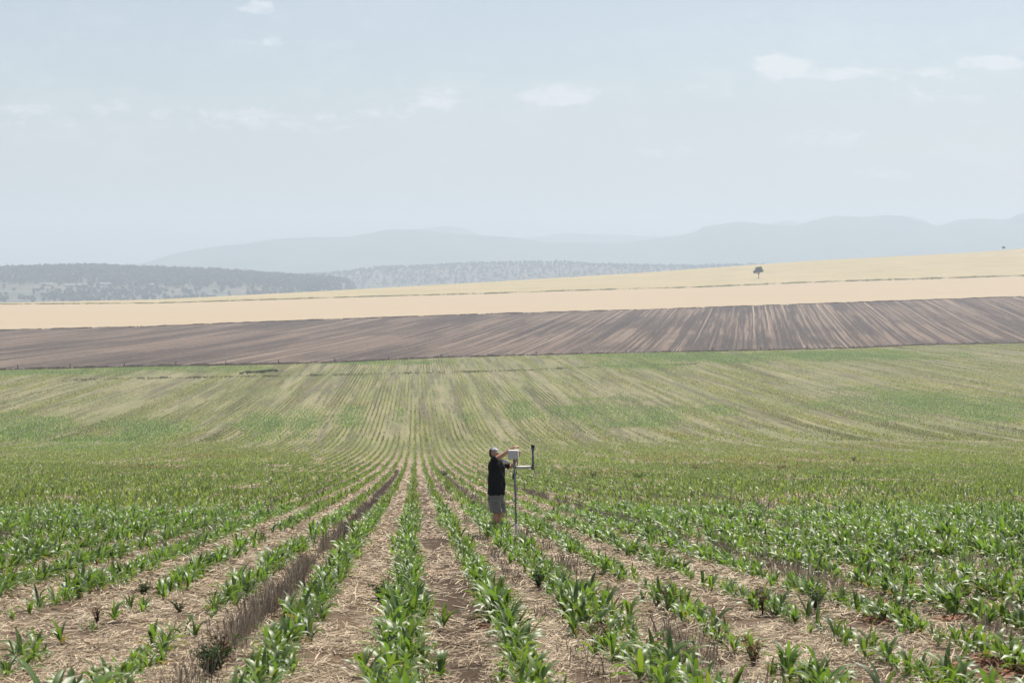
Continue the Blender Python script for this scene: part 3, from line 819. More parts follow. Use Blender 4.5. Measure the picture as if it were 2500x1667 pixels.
VV = []; QQ = []; TT = []; o_ = 0
STUB = [(-1.55, 150, .85, .56), (1.30, 30, .5, .45), (2.20, 90, .8, .5), (5.13, 120, .8, .52), (-4.2, 70, .8, .4), (-5.1, 80, .8, .4), (8.0, 90, .8, .42), (9.9, 70, .8, .35), (-7.9, 80, .8, .4), (11.7, 80, .8, .4), (-11.6, 80, .8, .4)]
for (sv, dn_, hm, cover) in STUB:
    w = rng.uniform(11, 170, int(dn_*150)); w = w[rng.random(len(w)) < np.clip(40/w, .2, 1)]
    n = len(w); v = sv + rng.normal(size=n)*.065 + .12*(fbm(w*.2, w*0 + sv, 2) - .5)
    X, Y = fromrow(v, w)
    keep = (fbm(w*.35 + sv*9, w*0 + 2.0, 3) < .30 + .40*cover) & (Y > 11)
    X, Y, w = X[keep], Y[keep], w[keep]; n = len(X); Z = ground(X, Y)
    h = rng.uniform(.14, .33, n)*hm*(.6 + .8*fbm(w*1.4, w*0 + sv, 2)); yaw = rng.uniform(0, 2*np.pi, n); wd = rng.uniform(.005, .009, n)*np.clip(Y/25, .9, 3)
    flop = rng.random(n) < (.16 if hm > .8 else .5)
    ln = np.where(flop, 1.1, .26); lx = rng.normal(size=n)*ln*h; ly = rng.normal(size=n)*ln*h; hz = np.where(flop, h*.5, h)
    ex = np.cos(yaw)*wd/2; ey = np.sin(yaw)*wd/2
    V4 = np.stack([np.stack([X - ex, Y - ey, Z - .02], -1), np.stack([X + ex, Y + ey, Z - .02], -1),
                   np.stack([X + ex + lx, Y + ey + ly, Z + hz], -1), np.stack([X - ex + lx, Y - ey + ly, Z + hz], -1)], 1)
    c = np.array([(.25, .21, .175), (.33, .275, .22), (.18, .15, .125), (.46, .38, .29)])[rng.integers(0, 4, n)]*rng.uniform(.75, 1.15, (n, 1))
    VV.append(V4.reshape(-1, 3)); QQ.append(np.arange(n*4).reshape(-1, 4) + o_); TT.append(np.repeat(c[:, None, :], 4, 1).reshape(-1, 3)); o_ += n*4
me = np_mesh('standing_stubble', np.concatenate(VV), np.concatenate(QQ), smooth=False, tint=np.concatenate(TT))
tag(link('standing_stubble', me, M_DRY), 'strips of grey upright cut stubble between the green rows', 'stubble', None, 'stuff')

# ------------------------------------------------------------------ weeds: feathery green ones and dead brown ones
def feather_weed(seed, h, w, cols, nst=16, nl=12):
    r = np.random.default_rng(seed); V = []; T = []; S = bmesh.new()
    for s_ in range(nst):
        a = r.uniform(0, 2*np.pi); rad = w*r.uniform(.1, .5); hh = h*r.uniform(.55, 1.0)
        tip = np.array([math.cos(a)*rad, math.sin(a)*rad, hh]); mid = tip*np.array([.35, .35, .55])
        add_tube(S, [(0, 0, -.02), tuple(mid), tuple(tip)], [.005, .004, .0015], 4)
        for l in range(nl):
            f = r.uniform(.2, 1.0); p = mid*(1 - f)*f*2*.5 + tip*f**1.2
            e = r.normal(size=3); e /= np.linalg.norm(e); e[2] = abs(e[2])*.6
            b = np.cross(e, r.normal(size=3)); b /= np.linalg.norm(b)
            L = h*r.uniform(.08, .2); wd = L*.16
            V.append([p - b*wd*.5, p + e*L*.5 - b*wd, p + e*L, p + e*L*.5 + b*wd])
            T.append(np.tile(np.array(cols[r.integers(0, len(cols))])*r.uniform(.7, 1.2), (4, 1)))
    V = np.array(V).reshape(-1, 3); T = np.array(T).reshape(-1, 3)
    return np_mesh('foliage', V, np.arange(len(V)).reshape(-1, 4), smooth=False, tint=T), S
M_STALK = m_plain('weed_stalk', (.07, .055, .035), .8, .1, .3, 40)
GW = [(.05, .095, .03), (.065, .12, .04), (.04, .075, .028)]
BW = [(.20, .10, .05), (.13, .07, .04), (.27, .15, .08), (.09, .055, .035)]
WEEDS = [('feathery_weed', 930, 1474, .30, .34, GW, 'dark feathery green weed left of the dense centre row'),
         ('feathery_weed', 1315, 1440, .28, .30, GW, 'dark green weed at left foot of the thick row leading to the man'),
         ('feathery_weed', 1992, 1492, .24, .30, GW, 'low green weed on straw beside the right hand thin row'),
         ('feathery_weed', 514, 1655, .30, .42, GW, 'dark bushy green weed at the foot of the left stubble strip'),
         ('feathery_weed', 351, 1460, .22, .22, GW, 'small dark weed standing alone on straw at the left'),
         ('feathery_weed', 437, 1498, .14, .26, GW, 'low sprawling weed left of the left stubble strip'),
         ('feathery_weed', 1085, 1168, .55, .80, GW, 'rounded dark green bush weed behind the man to his left'),
         ('feathery_weed', 1560, 1172, .5, 1.4, GW, 'wide dark green weed clump right of the weather station'),
         ('feathery_weed', 1450, 1166, .45, 1.0, GW, 'dark weed clump nearest the weather station on its right'),
         ('dead_weed', 1450, 1590, .34, .34, BW, 'withered brown weed under the thick row leading to the man'),
         ('dead_weed', 2218, 1398, .42, .40, BW, 'tall withered brown weed among dense maize at right'),
         ('dead_weed', 1838, 1640, .30, .24, BW, 'blackened dead weed at the lower right maize row'),
         ('dead_weed', 540, 1640, .38, .26, BW, 'tall dark dead stalk beside the bushy weed at lower left'),
         ('dead_weed', 668, 1500, .26, .34, BW, 'shrivelled brown weed right of the left stubble strip'),
         ('dead_weed', 478, 1395, .24, .30, BW, 'small brown withered weed left of the left stubble strip'),
         ('dead_weed', 640, 1322, .30, .36, BW, 'brown dead weed on the straw gap in the left rows'),
         ('dead_weed', 852, 1290, .36, .30, BW, 'dark brown dead weed at the top of the left stubble strip'),
         ('dead_weed', 237, 1530, .22, .12, BW, 'thin dead twig standing on straw at the left'),
         ('dead_weed', 1632, 1500, .34, .26, BW, 'brown dead weed between thick right row and stubble'),
         ('dead_weed', 1880, 1340, .32, .36, BW, 'dark reddish dead weed beyond the right stubble strip'),
         ('dead_weed', 1862, 1510, .30, .14, BW, 'charred upright dead stump of weed in the gappy right strip'),
         ('dead_weed', 12, 1650, .14, .34, BW, 'low blackish dead clump at the lower left corner'),
         ('dead_weed', 92, 1300, .30, .40, BW, 'dead brown weed in the dense maize at the far left'),
         ('dead_weed', 1700, 1150, .6, 1.1, BW, 'rust brown dead weed clump beyond the weather station'),
         ('dead_weed', 1905, 1150, .6, 1.2, BW, 'middle rust brown weed clump in the far right crop'),
         ('dead_weed', 2085, 1128, .7, 1.2, BW, 'farthest rust brown weed clump in the right crop'),
         ('dead_weed', 2140, 1160, .5, 1.0, BW, 'rust brown weed clump right of the middle one in the right crop')]
for k, (nm, u, y, h, w, cols, lab) in enumerate(WEEDS):
    x, d = spot(u, y); t = empty(nm, (x, d, gz(x, d)), lab, 'weed')
    big = w > .6
    fm, S = feather_weed(50 + k, h, w, cols, 26 if big else (18 if cols is GW else 9), 22 if cols is GW else 14)
    link('foliage', fm, M_FOL if cols is GW else M_DRY, t); bm_obj('stalk', S, M_STALK, t, True)

# ------------------------------------------------------------------ weather station and man (measured off a close survey of the spot)
def P3(cx, cy, Y):
    return Vector(((1130 + cx/5.227 - UC)*Y/F, Y, -(1040 + cy/5.227 - YH)*Y/F))
M_GALV = m_plain('galvanised_grey', (0.20, 0.22, 0.22), 0.45, 0.5, 0.15, 15, 0.35)
M_GREYPVC = m_plain('grey_plastic_tube', (0.15, 0.165, 0.16), 0.5, 0.4, 0.1, 10)
M_WHITE = m_plain('white_plastic', (0.62, 0.62, 0.62), 0.4, 0.45, 0.05, 12)
M_OFFW = m_plain('aged_white_plastic', (0.62, 0.60, 0.56), 0.45, 0.4, 0.12, 20)
M_BLACK = m_plain('black_plastic', (0.02, 0.02, 0.022), 0.35, 0.5, 0.2, 20)
SY = 41.45
sx, sy_ = (1259 - UC)*SY/F, SY
ST = Vector((sx, sy_, gz(sx, sy_)))
st = empty('weather_station', ST, 'slim grey pole weather station with white box and side sensor tube', 'weather station')
L3 = lambda cx, cy, dy=0.0: P3(cx, cy, SY + dy) - ST
bm = bmesh.new(); add_tube(bm, [L3(681, 1400), L3(680, 1250), L3(667, 800), L3(655, 424)], .0205, 14); bm_obj('pole', bm, M_GALV, st, True)
bm = bmesh.new(); add_tube(bm, [L3(683, 1470), L3(683, 1420), L3(682, 1385), L3(681.5, 1362), L3(681, 1350), L3(679, 1246), L3(679, 1243)], [.078, .074, .062, .034, .029, .027, .022], 18)
bm_obj('base_sleeve', bm, M_WHITE, st, True)
rz = Matrix.Rotation(R(-9), 3, 'Z')
bx = bmesh.new(); add_box(bx, L3(645, 362, -.02), (.212, .135, .190), rz, .012); box = bm_obj('logger_box', bx, M_WHITE, st)
c = L3(645, 362, -.02)
bm = bmesh.new(); add_box(bm, c + rz @ Vector((0, -.071, 0)), (.198, .012, .176), rz, .005); bm_obj('lid', bm, M_WHITE, box)
bm = bmesh.new()
for sxn in (-1, 1):
    for szn in (-1, 1):
        p = c + rz @ Vector((sxn*.088, -.078, szn*.077))
        add_tube(bm, [p + Vector((0, .004, 0)), p + Vector((0, -.003, 0))], .006, 8)
bm_obj('lid_screws', bm, M_OFFW, box)
bm = bmesh.new(); add_box(bm, c + rz @ Vector((.108, 0, -.02)), (.012, .03, .04), rz, .003); bm_obj('latch', bm, M_OFFW, box)
# cross arm with vertical sensor tube
bm = bmesh.new(); add_tube(bm, [L3(668, 527, .035), L3(690, 526, .03), L3(885, 522, .0)], [.030, .031, .031], 16); bm_obj('cross_arm', bm, M_OFFW, st, True)
bm = bmesh.new(); add_box(bm, L3(662, 527, .03), (.055, .085, .075), None, .006); bm_obj('arm_clamp', bm, M_BLACK, st)
bm = bmesh.new(); add_box(bm, L3(887, 524, .0), (.04, .075, .105), None, .006); bm_obj('tube_clamp', bm, M_BLACK, st)
tube_top = L3(894, 285, -.02)
bm = bmesh.new(); add_tube(bm, [L3(897, 556, -.02), L3(897, 550, -.02), tube_top], [.022, .026, .0255], 14); tb = bm_obj('sensor_tube', bm, M_GREYPVC, st, True)
bm = bmesh.new(); add_tube(bm, [tube_top + Vector((0, 0, -.012)), tube_top + Vector((0, 0, .004)), tube_top + Vector((0, 0, .012))], [.048, .050, .040], 16); bm_obj('flange', bm, M_GREYPVC, tb, True)
bm = bmesh.new()
add_tube(bm, [tube_top + Vector((0, 0, z)) for z in (.010, .018, .030, .042, .046, .050, .062, .076, .086, .090)], [.020, .038, .042, .036, .026, .034, .042, .040, .026, .006], 18)
bm_obj('sensor_head', bm, M_BLACK, tb, True)
# side housing and cable pack
bm = bmesh.new(); hc = L3(547, 456, .13)
add_box(bm, hc, (.122, .11, .082), None, .022)
for v in bm.verts:
    if v.co.z > hc.z + .02: v.co.x = hc.x + (v.co.x - hc.x)*.72
bm_obj('sensor_housing', bm, M_OFFW, st)
bm = bmesh.new(); add_tube(bm, [L3(590, 478, .12), L3(655, 486, .02)], .012, 8); bm_obj('housing_bracket', bm, M_GALV, st, True)
bm = bmesh.new(); add_box(bm, L3(656, 638, .045), (.075, .055, .135), Matrix.Rotation(R(8), 3, 'Y'), .008); bm_obj('battery_pack', bm, M_BLACK, st)
bm = bmesh.new(); add_tube(bm, [L3(690, 424, .02), L3(698, 480, .04), L3(690, 540, .06), L3(684, 600, .05)], .007, 6); bm_obj('cable', bm, M_BLACK, st, True)

# --- the man
PY = 41.85
mx, my = (1206 - UC)*PY/F, PY
MO = Vector((mx, my, gz(mx, my)))
man = empty('person', MO, 'man in black t-shirt, grey shorts and cap reaching up to the white box', 'person')
def J(cx, cy, dy=0.0): return P3(cx, cy, PY + dy) - MO
def skin_mesh(name, joints, edges, root=0, sub=2):
    """joints: (pos, rx, ry)"""
    me = bpy.data.meshes.new(name + '_rig'); me.from_pydata([tuple(j[0]) for j in joints], edges, [])
    o = bpy.data.objects.new(name + '_rig', me); COL.objects.link(o)
    m = o.modifiers.new('s', 'SKIN'); m.use_smooth_shade = True
    sv = me.skin_vertices[0].data
    for i, j in enumerate(joints):
        sv[i].radius = (j[1], j[2]); sv[i].use_root = (i == root)
    ss = o.modifiers.new('d', 'SUBSURF'); ss.levels = sub; ss.render_levels = sub
    dg = bpy.context.evaluated_depsgraph_get(); dg.update()
    r = bpy.data.meshes.new_from_object(o.evaluated_get(dg)); r.name = name
    bpy.data.objects.remove(o); bpy.data.meshes.remove(me)
    for p in r.polygons: p.use_smooth = True
    return r
def mat_skin():
    t = NT('sun_tanned_skin'); c = t.n('ShaderNodeTexCoord').outputs['Object']
    f = t.noise(c, 14, 4)
    return t.out(t.mix(f, (.50, .275, .18), (.60, .36, .245)), .5, None, .35)
def mat_cloth(name, a, b, sc):
    t = NT(name); c = t.n('ShaderNodeTexCoord').outputs['Object']
    f = t.noise(c, sc, 5, .6); g = t.noise(c, 9, 3, .5, .6)
    return t.out(t.mix(f, a, b), .85, t.bump(g, .9, .05), .15)
M_SKIN = mat_skin()
M_SHIRT = mat_cloth('black_cotton', (.010, .011, .013), (.020, .021, .024), 60)
M_SHORTS = mat_cloth('grey_cotton_drill', (.20, .185, .165), (.27, .25, .225), 50)
M_CAP = mat_cloth('pale_grey_cap_cloth', (.34, .36, .39), (.42, .44, .47), 60)
M_CAPD = mat_cloth('dark_mesh_cloth', (.02, .022, .03), (.035, .04, .05), 80)
M_BOOT = m_plain('brown_boot_leather', (.07, .045, .03), .6, .3, .2, 20)
M_HAIR = m_plain('dark_brown_hair', (.025, .018, .013), .6, .3, .3, 60)

pelvis = J(430, 915); waist = J(428, 800); chest = J(428, 590); upch = J(428, 480); neckb = J(415, 425); neckt = J(398, 392, -.01)
rsh = J(398, 432, -.17); lsh = J(470, 462, .17)
relb = J(530, 356, -.20); rwri = J(632, 280, -.26); rpalm = J(672, 262, -.27)
lelb = J(628, 520, .13); lwri = J(700, 392, -.0); lpalm = J(716, 345, -.04)
rhip = J(405, 930, -.09); lhip = J(462, 930, .09)
rkne = J(424, 1110, -.10); lkne = J(480, 1105, .10)
rank = J(382, 1335, -.10); lank = J(432, 1330, .10)
rtoe = J(440, 1372, -.16); ltoe = J(500, 1365, .04)
jn = [(pelvis, .11, .11), (waist, .105, .105), (chest, .105, .105), (upch, .085, .085), (neckb, .062, .062), (neckt, .055, .056),
      (rsh, .062, .062), (relb, .045, .045), (rwri, .029, .026), (rpalm, .040, .020),
      (lsh, .062, .062), (lelb, .045, .045), (lwri, .029, .026), (lpalm, .040, .020),
      (rhip, .088, .088), (rkne, .060, .060), (rank, .038, .040), (lhip, .088, .088), (lkne, .060, .060), (lank, .038, .040),
      (rkne*.62 + rank*.38 + Vector((-.015, 0, 0)), .058, .060), (lkne*.62 + lank*.38 + Vector((-.015, 0, 0)), .058, .060),
      (rsh*.5 + relb*.5, .051, .051), (relb*.7 + rwri*.3, .043, .041), (lsh*.5 + lelb*.5, .051, .051), (lelb*.7 + lwri*.3, .043, .041)]
ed = [(0, 1), (1, 2), (2, 3), (3, 4), (4, 5), (3, 6), (6, 22), (22, 7), (7, 23), (23, 8), (8, 9), (3, 10), (10, 24), (24, 11), (11, 25), (25, 12), (12, 13),
      (0, 14), (14, 15), (15, 20), (20, 16), (0, 17), (17, 18), (18, 21), (21, 19)]
def fingers(palm, wrist, curl_dir, side, pidx):
    """five digits rooted in the palm, curling along curl_dir"""
    fwd = (palm - wrist).normalized(); side = (side - fwd*side.dot(fwd)).normalized(); cd = (curl_dir - fwd*curl_dir.dot(fwd)).normalized()
    for q, (o_, ln) in enumerate([(-1.5, .066), (-.5, .076), (.5, .072), (1.5, .058)]):
        b = palm + side*o_*.0185 + fwd*.022
        p1 = b + (fwd*.9 + cd*.35).normalized()*ln*.46
        p2 = p1 + (fwd*.45 + cd*.9).normalized()*ln*.34
        p3 = p2 + (fwd*-.05 + cd).normalized()*ln*.28
        i = len(jn); jn.extend([(b, .0095, .0095), (p1, .0088, .0088), (p2, .008, .008), (p3, .0062, .0062)])
        ed.extend([(pidx, i), (i, i+1), (i+1, i+2), (i+2, i+3)])
    b = palm - side*.034 - fwd*.012
    p1 = b - side*.022 + fwd*.024 + cd*.012; p2 = p1 + fwd*.022 + cd*.022 + side*.006
    i = len(jn); jn.extend([(b, .0125, .0125), (p1, .0105, .0105), (p2, .008, .008)]); ed.extend([(pidx, i), (i, i+1), (i+1, i+2)])
fingers(rpalm, rwri, Vector((.35, .05, -1)), Vector((0, 1, .1)), 9)
fingers(lpalm, lwri, Vector((-.3, -1, .2)), Vector((1, 0, 0)), 13)
body_me = skin_mesh('body', jn, ed, 0, 2)
# head: sculpted ellipsoid joined into the body mesh
bm = bmesh.new(); bm.from_mesh(body_me)
hd = bmesh.new(); bmesh.ops.create_uvsphere(hd, u_segments=32, v_segments=24, radius=1.0)
HF = Vector((.93, -.36, 0)).normalized()            # where he faces
for v in hd.verts:
    x, y, z = v.co                                   # x = forward, y = his left, z = up
    w_ = .076*(1 - .22*max(0, -z)**1.5); d_ = .098; hgt = .118
    px, py, pz = x*d_, y*w_, z*hgt
    if x > 0:
        fr = x*x
        px += .020*math.exp(-((y/.16)**2 + ((z + .12)/.20)**2))*fr            # nose
        px += .008*math.exp(-((y/.35)**2 + ((z + .80)/.22)**2))*1.6           # chin
        px -= .011*(math.exp(-(((abs(y) - .40)/.17)**2 + ((z - .08)/.14)**2)))  # eye sockets
        px += .006*math.exp(-((y/.30)**2 + ((z + .47)/.07)**2))               # lips
        px += .006*math.exp(-((z - .28)/.12)**2)*fr                           # brow
    py += math.copysign(.020, y)*math.exp(-(((x + .05)/.22)**2 + ((z + .05)/.26)**2))*(abs(y) > .86)   # ears
    v.co = (px, py, pz)
HC = J(396, 352, -.01)
tilt = Matrix.Rotation(R(4), 3, Vector((0, 1, 0)))
hm = Matrix((HF, Vector((0, 0, 1)).cross(HF), Vector((0, 0, 1)))).transposed() @ tilt
bmesh.ops.transform(hd, matrix=Matrix.Translation(HC) @ hm.to_4x4(), verts=hd.verts)
tmp = bpy.data.meshes.new('h'); hd.to_mesh(tmp); hd.free(); bm.from_mesh(tmp); bpy.data.meshes.remove(tmp)
body = bm_obj('body', bm, M_SKIN, man, True)
toW = lambda p: HC + hm @ Vector(p)
# eyes, brows and mouth
bm = bmesh.new()
for sgn in (-1, 1):
    g = bmesh.ops.create_uvsphere(bm, u_segments=10, v_segments=8, radius=.011)
    bmesh.ops.translate(bm, vec=toW((.080, sgn*.030, .010)), verts=g['verts'])
bm_obj('eyes', bm, M_HAIR, body, True)
bm = bmesh.new(); add_tube(bm, [toW((.082, -.024, -.056)), toW((.093, 0, -.055)), toW((.082, .024, -.056))], .004, 6); bm_obj('mouth', bm, m_plain('lips', (.32, .13, .10), .5, .3), body, True)
# hair below the cap
bm = bmesh.new(); bmesh.ops.create_uvsphere(bm, u_segments=24, v_segments=16, radius=1.0)
bmesh.ops.delete(bm, geom=[v for v in bm.verts if v.co.z > .35 or v.co.z < -.62 or v.co.x > .12], context='VERTS')
for v in bm.verts: v.co = toW((v.co.x*.104 - .002, v.co.y*.083, v.co.z*.122))
bmesh.ops.solidify(bm, geom=bm.faces[:], thickness=.006)
bm_obj('hair', bm, M_HAIR, man, True)
# cap: pale front panels, dark back, curved brim
bm = bmesh.new(); bmesh.ops.create_uvsphere(bm, u_segments=32, v_segments=18, radius=1.0)
bmesh.ops.delete(bm, geom=[v for v in bm.verts if v.co.z < (.40 if v.co.x > -.3 else .02)], context='VERTS')
dk = bm.copy()
bmesh.ops.delete(bm, geom=[f for f in bm.faces if f.calc_center_median().x < -.30], context='FACES')
bmesh.ops.delete(dk, geom=[f for f in dk.faces if f.calc_center_median().x >= -.30], context='FACES')
for b_ in (bm, dk):
    for v in b_.verts: v.co = toW((v.co.x*.112 - .002, v.co.y*.092, v.co.z*.122 + .012))
    bmesh.ops.solidify(b_, geom=b_.faces[:], thickness=.004)
cap = bm_obj('cap', bm, M_CAP, man, True)
bm_obj('cap_back', dk, M_CAPD, cap, True)
bm = bmesh.new(); rows_ = []
for i in range(7):
    f = i/6; rw = []
    for j in range(13):
        a = (j/12 - .5)*math.pi*.92
        rr_ = .098 + .072*f*math.cos(a*.95)
        rw.append(bm.verts.new(toW((math.cos(a)*rr_, math.sin(a)*.090*(1 + .05*f), .064 - .014*f - .020*(math.sin(a)**2)))))
    rows_.append(rw)
for a, b in zip(rows_[:-1], rows_[1:]):
    for j in range(12): bm.faces.new((a[j], a[j+1], b[j+1], b[j]))
bmesh.ops.solidify(bm, geom=bm.faces[:], thickness=.004)
bm_obj('brim', bm, M_CAP, cap, True)
# clothes are lofted from elliptical sections, fused into one cloth surface
TF = Vector((.77, -.64, 0)).normalized(); SIDE = Vector((0, 0, 1)).cross(TF)   # chest heading, towards his left
def loft(bm, secs, n=28):
    """secs: (centre, axis a, axis b)"""
    rings = [[bm.verts.new(c + a_*math.cos(2*math.pi*k/n) + b_*math.sin(2*math.pi*k/n)) for k in range(n)] for c, a_, b_ in secs]
    for r0, r1 in zip(rings[:-1], rings[1:]):
        for k in range(n): bm.faces.new((r0[k], r0[(k+1) % n], r1[(k+1) % n], r1[k]))
    bm.faces.new(list(reversed(rings[0]))); bm.faces.new(rings[-1])
def limb(bm, pts, radii, n=20): add_tube(bm, pts, radii, n)
def fuse(name, bm, voxel, folds, mat, parent):
    bmesh.ops.recalc_face_normals(bm, faces=bm.faces)
    me = bpy.data.meshes.new('cloth_rig'); bm.to_mesh(me); bm.free()
    o = bpy.data.objects.new('cloth_rig', me); COL.objects.link(o)
    m = o.modifiers.new('r', 'REMESH'); m.mode = 'VOXEL'; m.voxel_size = voxel; m.use_smooth_shade = True
    sm = o.modifiers.new('s', 'SMOOTH'); sm.factor = .5; sm.iterations = 6
    dg = bpy.context.evaluated_depsgraph_get(); dg.update()
    r = bpy.data.meshes.new_from_object(o.evaluated_get(dg)); r.name = name
    bpy.data.objects.remove(o); bpy.data.meshes.remove(me)
    cos = [(v.co.copy(), v.normal.copy()) for v in r.vertices]
    for v, (co, n_) in zip(r.vertices, cos): v.co = co + n_*folds(co)
    for p in r.polygons: p.use_smooth = True
    return link(name, r, mat, parent)
def ring(cx, cy, w, d, dy=0.0):
    return (J(cx, cy, dy), SIDE*w*1.0, TF*d*1.12)
bm = bmesh.new()
loft(bm, [ring(428, 872, .205, .150), ring(429, 862, .208, .153), ring(430, 780, .205, .150), ring(430, 680, .205, .148), ring(430, 590, .210, .142), ring(430, 510, .212, .130),
          ring(428, 460, .200, .112), ring(422, 432, .150, .090), ring(414, 412, .082, .075), ring(410, 404, .070, .068)])
limb(bm, [chest*.35 + rsh*.65, rsh, rsh*.82 + relb*.18, rsh*.68 + relb*.32], [.085, .090, .083, .082])
limb(bm, [chest*.35 + lsh*.65, lsh, lsh*.4 + lelb*.6, lsh*.2 + lelb*.8], [.085, .088, .076, .080])
fuse('shirt', bm, .012, lambda p: .006*math.sin(p.z*22 + p.x*38 + p.y*16) + .004*math.sin(p.x*70 - p.z*14), M_SHIRT, man)
bm = bmesh.new()
loft(bm, [ring(428, 850, .170, .130), ring(428, 868, .185, .140), ring(428, 900, .195, .148), ring(428, 945, .198, .150), ring(430, 985, .170, .140)])
loft(bm, [(rhip + Vector((0, 0, -.02)), SIDE*.105, TF*.145), (rhip*.3 + rkne*.7, SIDE*.108, TF*.14), (rkne + Vector((0, 0, .01)), SIDE*.112, TF*.145)])
loft(bm, [(lhip + Vector((0, 0, -.02)), SIDE*.105, TF*.145), (lhip*.3 + lkne*.7, SIDE*.108, TF*.14), (lkne + Vector((0, 0, .01)), SIDE*.112, TF*.145)])
so = fuse('shorts', bm, .011, lambda p: .004*math.sin(p.z*26 + p.x*40), M_SHORTS, man)
bm = bmesh.new(); add_box(bm, J(345, 925, -.13), (.075, .008, .022), Matrix.Rotation(R(-35), 3, 'Z'), .002); bm_obj('pocket_flap', bm, M_CAPD, so)
# boots
for nm, a, t_e in (('boot', rank, rtoe), ('boot', lank, ltoe)):
    gr = Vector((t_e.x, t_e.y, 0)); base_z = gz(MO.x + a.x, MO.y + a.y) - MO.z
    bj = [(Vector((a.x, a.y, base_z + .12)), .050, .050), (Vector((a.x - .01, a.y, base_z + .045)), .045, .045), (Vector((a.x*.45 + t_e.x*.55, a.y*.45 + t_e.y*.55, base_z + .045)), .046, .040), (Vector((t_e.x, t_e.y, base_z + .035)), .036, .030)]
    link(nm, skin_mesh('boot', bj, [(0, 1), (1, 2), (2, 3)], 0, 2), M_BOOT, man)

# ------------------------------------------------------------------ air
bm = bmesh.new(); add_box(bm, (0, 7500, 190), (19500, 16000, 560))
hz = bm_obj('haze', bm, None); tag(hz, kind='stuff')
hm_ = bpy.data.materials.new('hazy_air'); hm_.use_nodes = True; nt = hm_.node_tree; nt.nodes.clear()
pv = nt.nodes.new('ShaderNodeVolumePrincipled'); oo = nt.nodes.new('ShaderNodeOutputMaterial')
pv.inputs['Color'].default_value = (.765, .88, 1.0, 1); pv.inputs['Density'].default_value = 1.65e-4; pv.inputs['Anisotropy'].default_value = 0.15
nt.links.new(pv.outputs[0], oo.inputs['Volume']); hz.data.materials.append(hm_)
tag(hz, 'thin pale haze hanging over the whole valley', 'haze')

# ------------------------------------------------------------------ light and sky
SUN_AZ, SUN_EL = R(28), R(60)             # bearing to the right of +Y
sv_ = Vector((math.sin(SUN_AZ)*math.cos(SUN_EL), math.cos(SUN_AZ)*math.cos(SUN_EL), math.sin(SUN_EL)))
sl = bpy.data.lights.new('sun', 'SUN'); sl.energy = 5.0; sl.angle = R(.5); sl.color = (1, .94, .84)
so_ = bpy.data.objects.new('sun', sl); COL.objects.link(so_); so_.rotation_euler = sv_.to_track_quat('Z', 'Y').to_euler(); so_.location = (0, 0, 300)

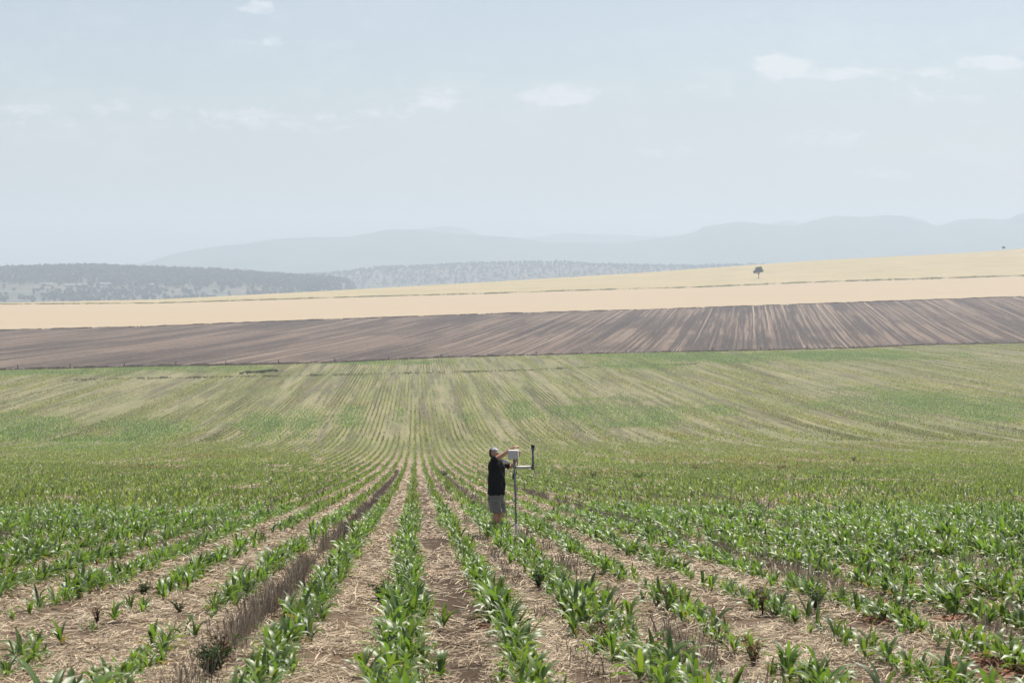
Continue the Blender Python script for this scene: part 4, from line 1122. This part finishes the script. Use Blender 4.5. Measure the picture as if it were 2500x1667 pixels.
wd = bpy.data.worlds.new('World'); SC.world = wd; wd.use_nodes = True
t = NT(wd, True)
sky = t.n('ShaderNodeTexSky', sky_type='NISHITA'); sky.sun_disc = False; sky.sun_elevation = SUN_EL; sky.sun_rotation = SUN_AZ
sky.altitude = 400; sky.air_density = 1.0; sky.dust_density = 3.0; sky.ozone_density = 1.0
dirv = t.n('ShaderNodeTexCoord').outputs['Generated']
dx, dy, dz = t.sep(dirv)
yc = t.math('MAXIMUM', dy, 0.02)
az = t.math('DIVIDE', dx, yc); el = t.math('DIVIDE', dz, yc)
vec = t.xyz(az, t.math('MULTIPLY', el, 2.2), 0.3)
n1 = t.noise(vec, 85, 7, .64, .3); n2 = t.noise(vec, 9, 3, .5)
CL = [(625, 22, 34, 16, 1.0), (680, 102, 70, 12, .6), (1075, 240, 50, 22, .9), (975, 265, 40, 22, .7), (905, 268, 32, 18, .6), (1370, 232, 85, 20, 1.1), (1910, 165, 60, 26, 1.3),
      (2030, 180, 90, 14, 1.0), (2200, 182, 160, 12, .6), (2430, 155, 75, 14, 1.0), (65, 285, 130, 24, .6), (560, 290, 170, 26, .55), (780, 300, 110, 20, .5), (260, 262, 70, 22, .5),
      (1620, 375, 80, 12, .5), (2010, 340, 130, 20, .5), (2160, 425, 80, 12, .5), (2350, 225, 300, 22, .35), (1750, 225, 120, 18, .4), (2400, 310, 140, 14, .35)]
mask = None
for (cu, cy, ru, ry, am) in CL:
    q = t.math('ADD', t.math('POWER', t.math('DIVIDE', t.math('SUBTRACT', az, (cu - UC)/F), ru/F), 2), t.math('POWER', t.math('DIVIDE', t.math('SUBTRACT', el, (YH - cy)/F), ry/F), 2))
    m_ = t.math('MULTIPLY', t.ramp(q, 0.0, 3.0, 1, 0), am)
    mask = m_ if mask is None else t.math('MAXIMUM', mask, m_)
cl = t.math('MULTIPLY', t.ramp(t.math('ADD', n1, t.math('MULTIPLY', mask, .38)), .60, .92), t.math('MINIMUM', t.math('MULTIPLY', mask, 1.6), .42))
veil = t.math('MULTIPLY', t.ramp(t.math('ADD', t.math('MULTIPLY', n2, .6), t.math('MULTIPLY', n1, .4)), .45, .70), .16)
cl = t.math('MINIMUM', t.math('ADD', cl, veil), 1.0)
skyc = sky.outputs[0]
col = t.mix(cl, skyc, (9.6, 9.5, 9.3))
bg = t.n('ShaderNodeBackground'); t.put(bg.inputs[0], col); bg.inputs[1].default_value = 0.064
ow = t.n('ShaderNodeOutputWorld'); t.nt.links.new(bg.outputs[0], ow.inputs[0])

# ------------------------------------------------------------------ camera
cd = bpy.data.cameras.new('camera'); cam = bpy.data.objects.new('camera', cd); COL.objects.link(cam)
cam.location = (0, 0, 0); cam.rotation_euler = (R(90), 0, 0)
cd.sensor_width = 36; cd.lens = 36*F/2500; cd.shift_y = -(833.5 - YH)/2500; cd.clip_start = .3; cd.clip_end = 60000
cd.dof.use_dof = True; cd.dof.focus_distance = 41.5; cd.dof.aperture_fstop = 8.0
SC.camera = cam
SC.view_settings.view_transform = 'Standard'; SC.view_settings.look = 'None'; SC.view_settings.exposure = 0.78; SC.view_settings.gamma = 1.0
SC.cycles.max_bounces = 6; SC.cycles.diffuse_bounces = 3; SC.cycles.glossy_bounces = 2; SC.cycles.transmission_bounces = 4; SC.cycles.volume_bounces = 0
SC.cycles.use_denoising = True
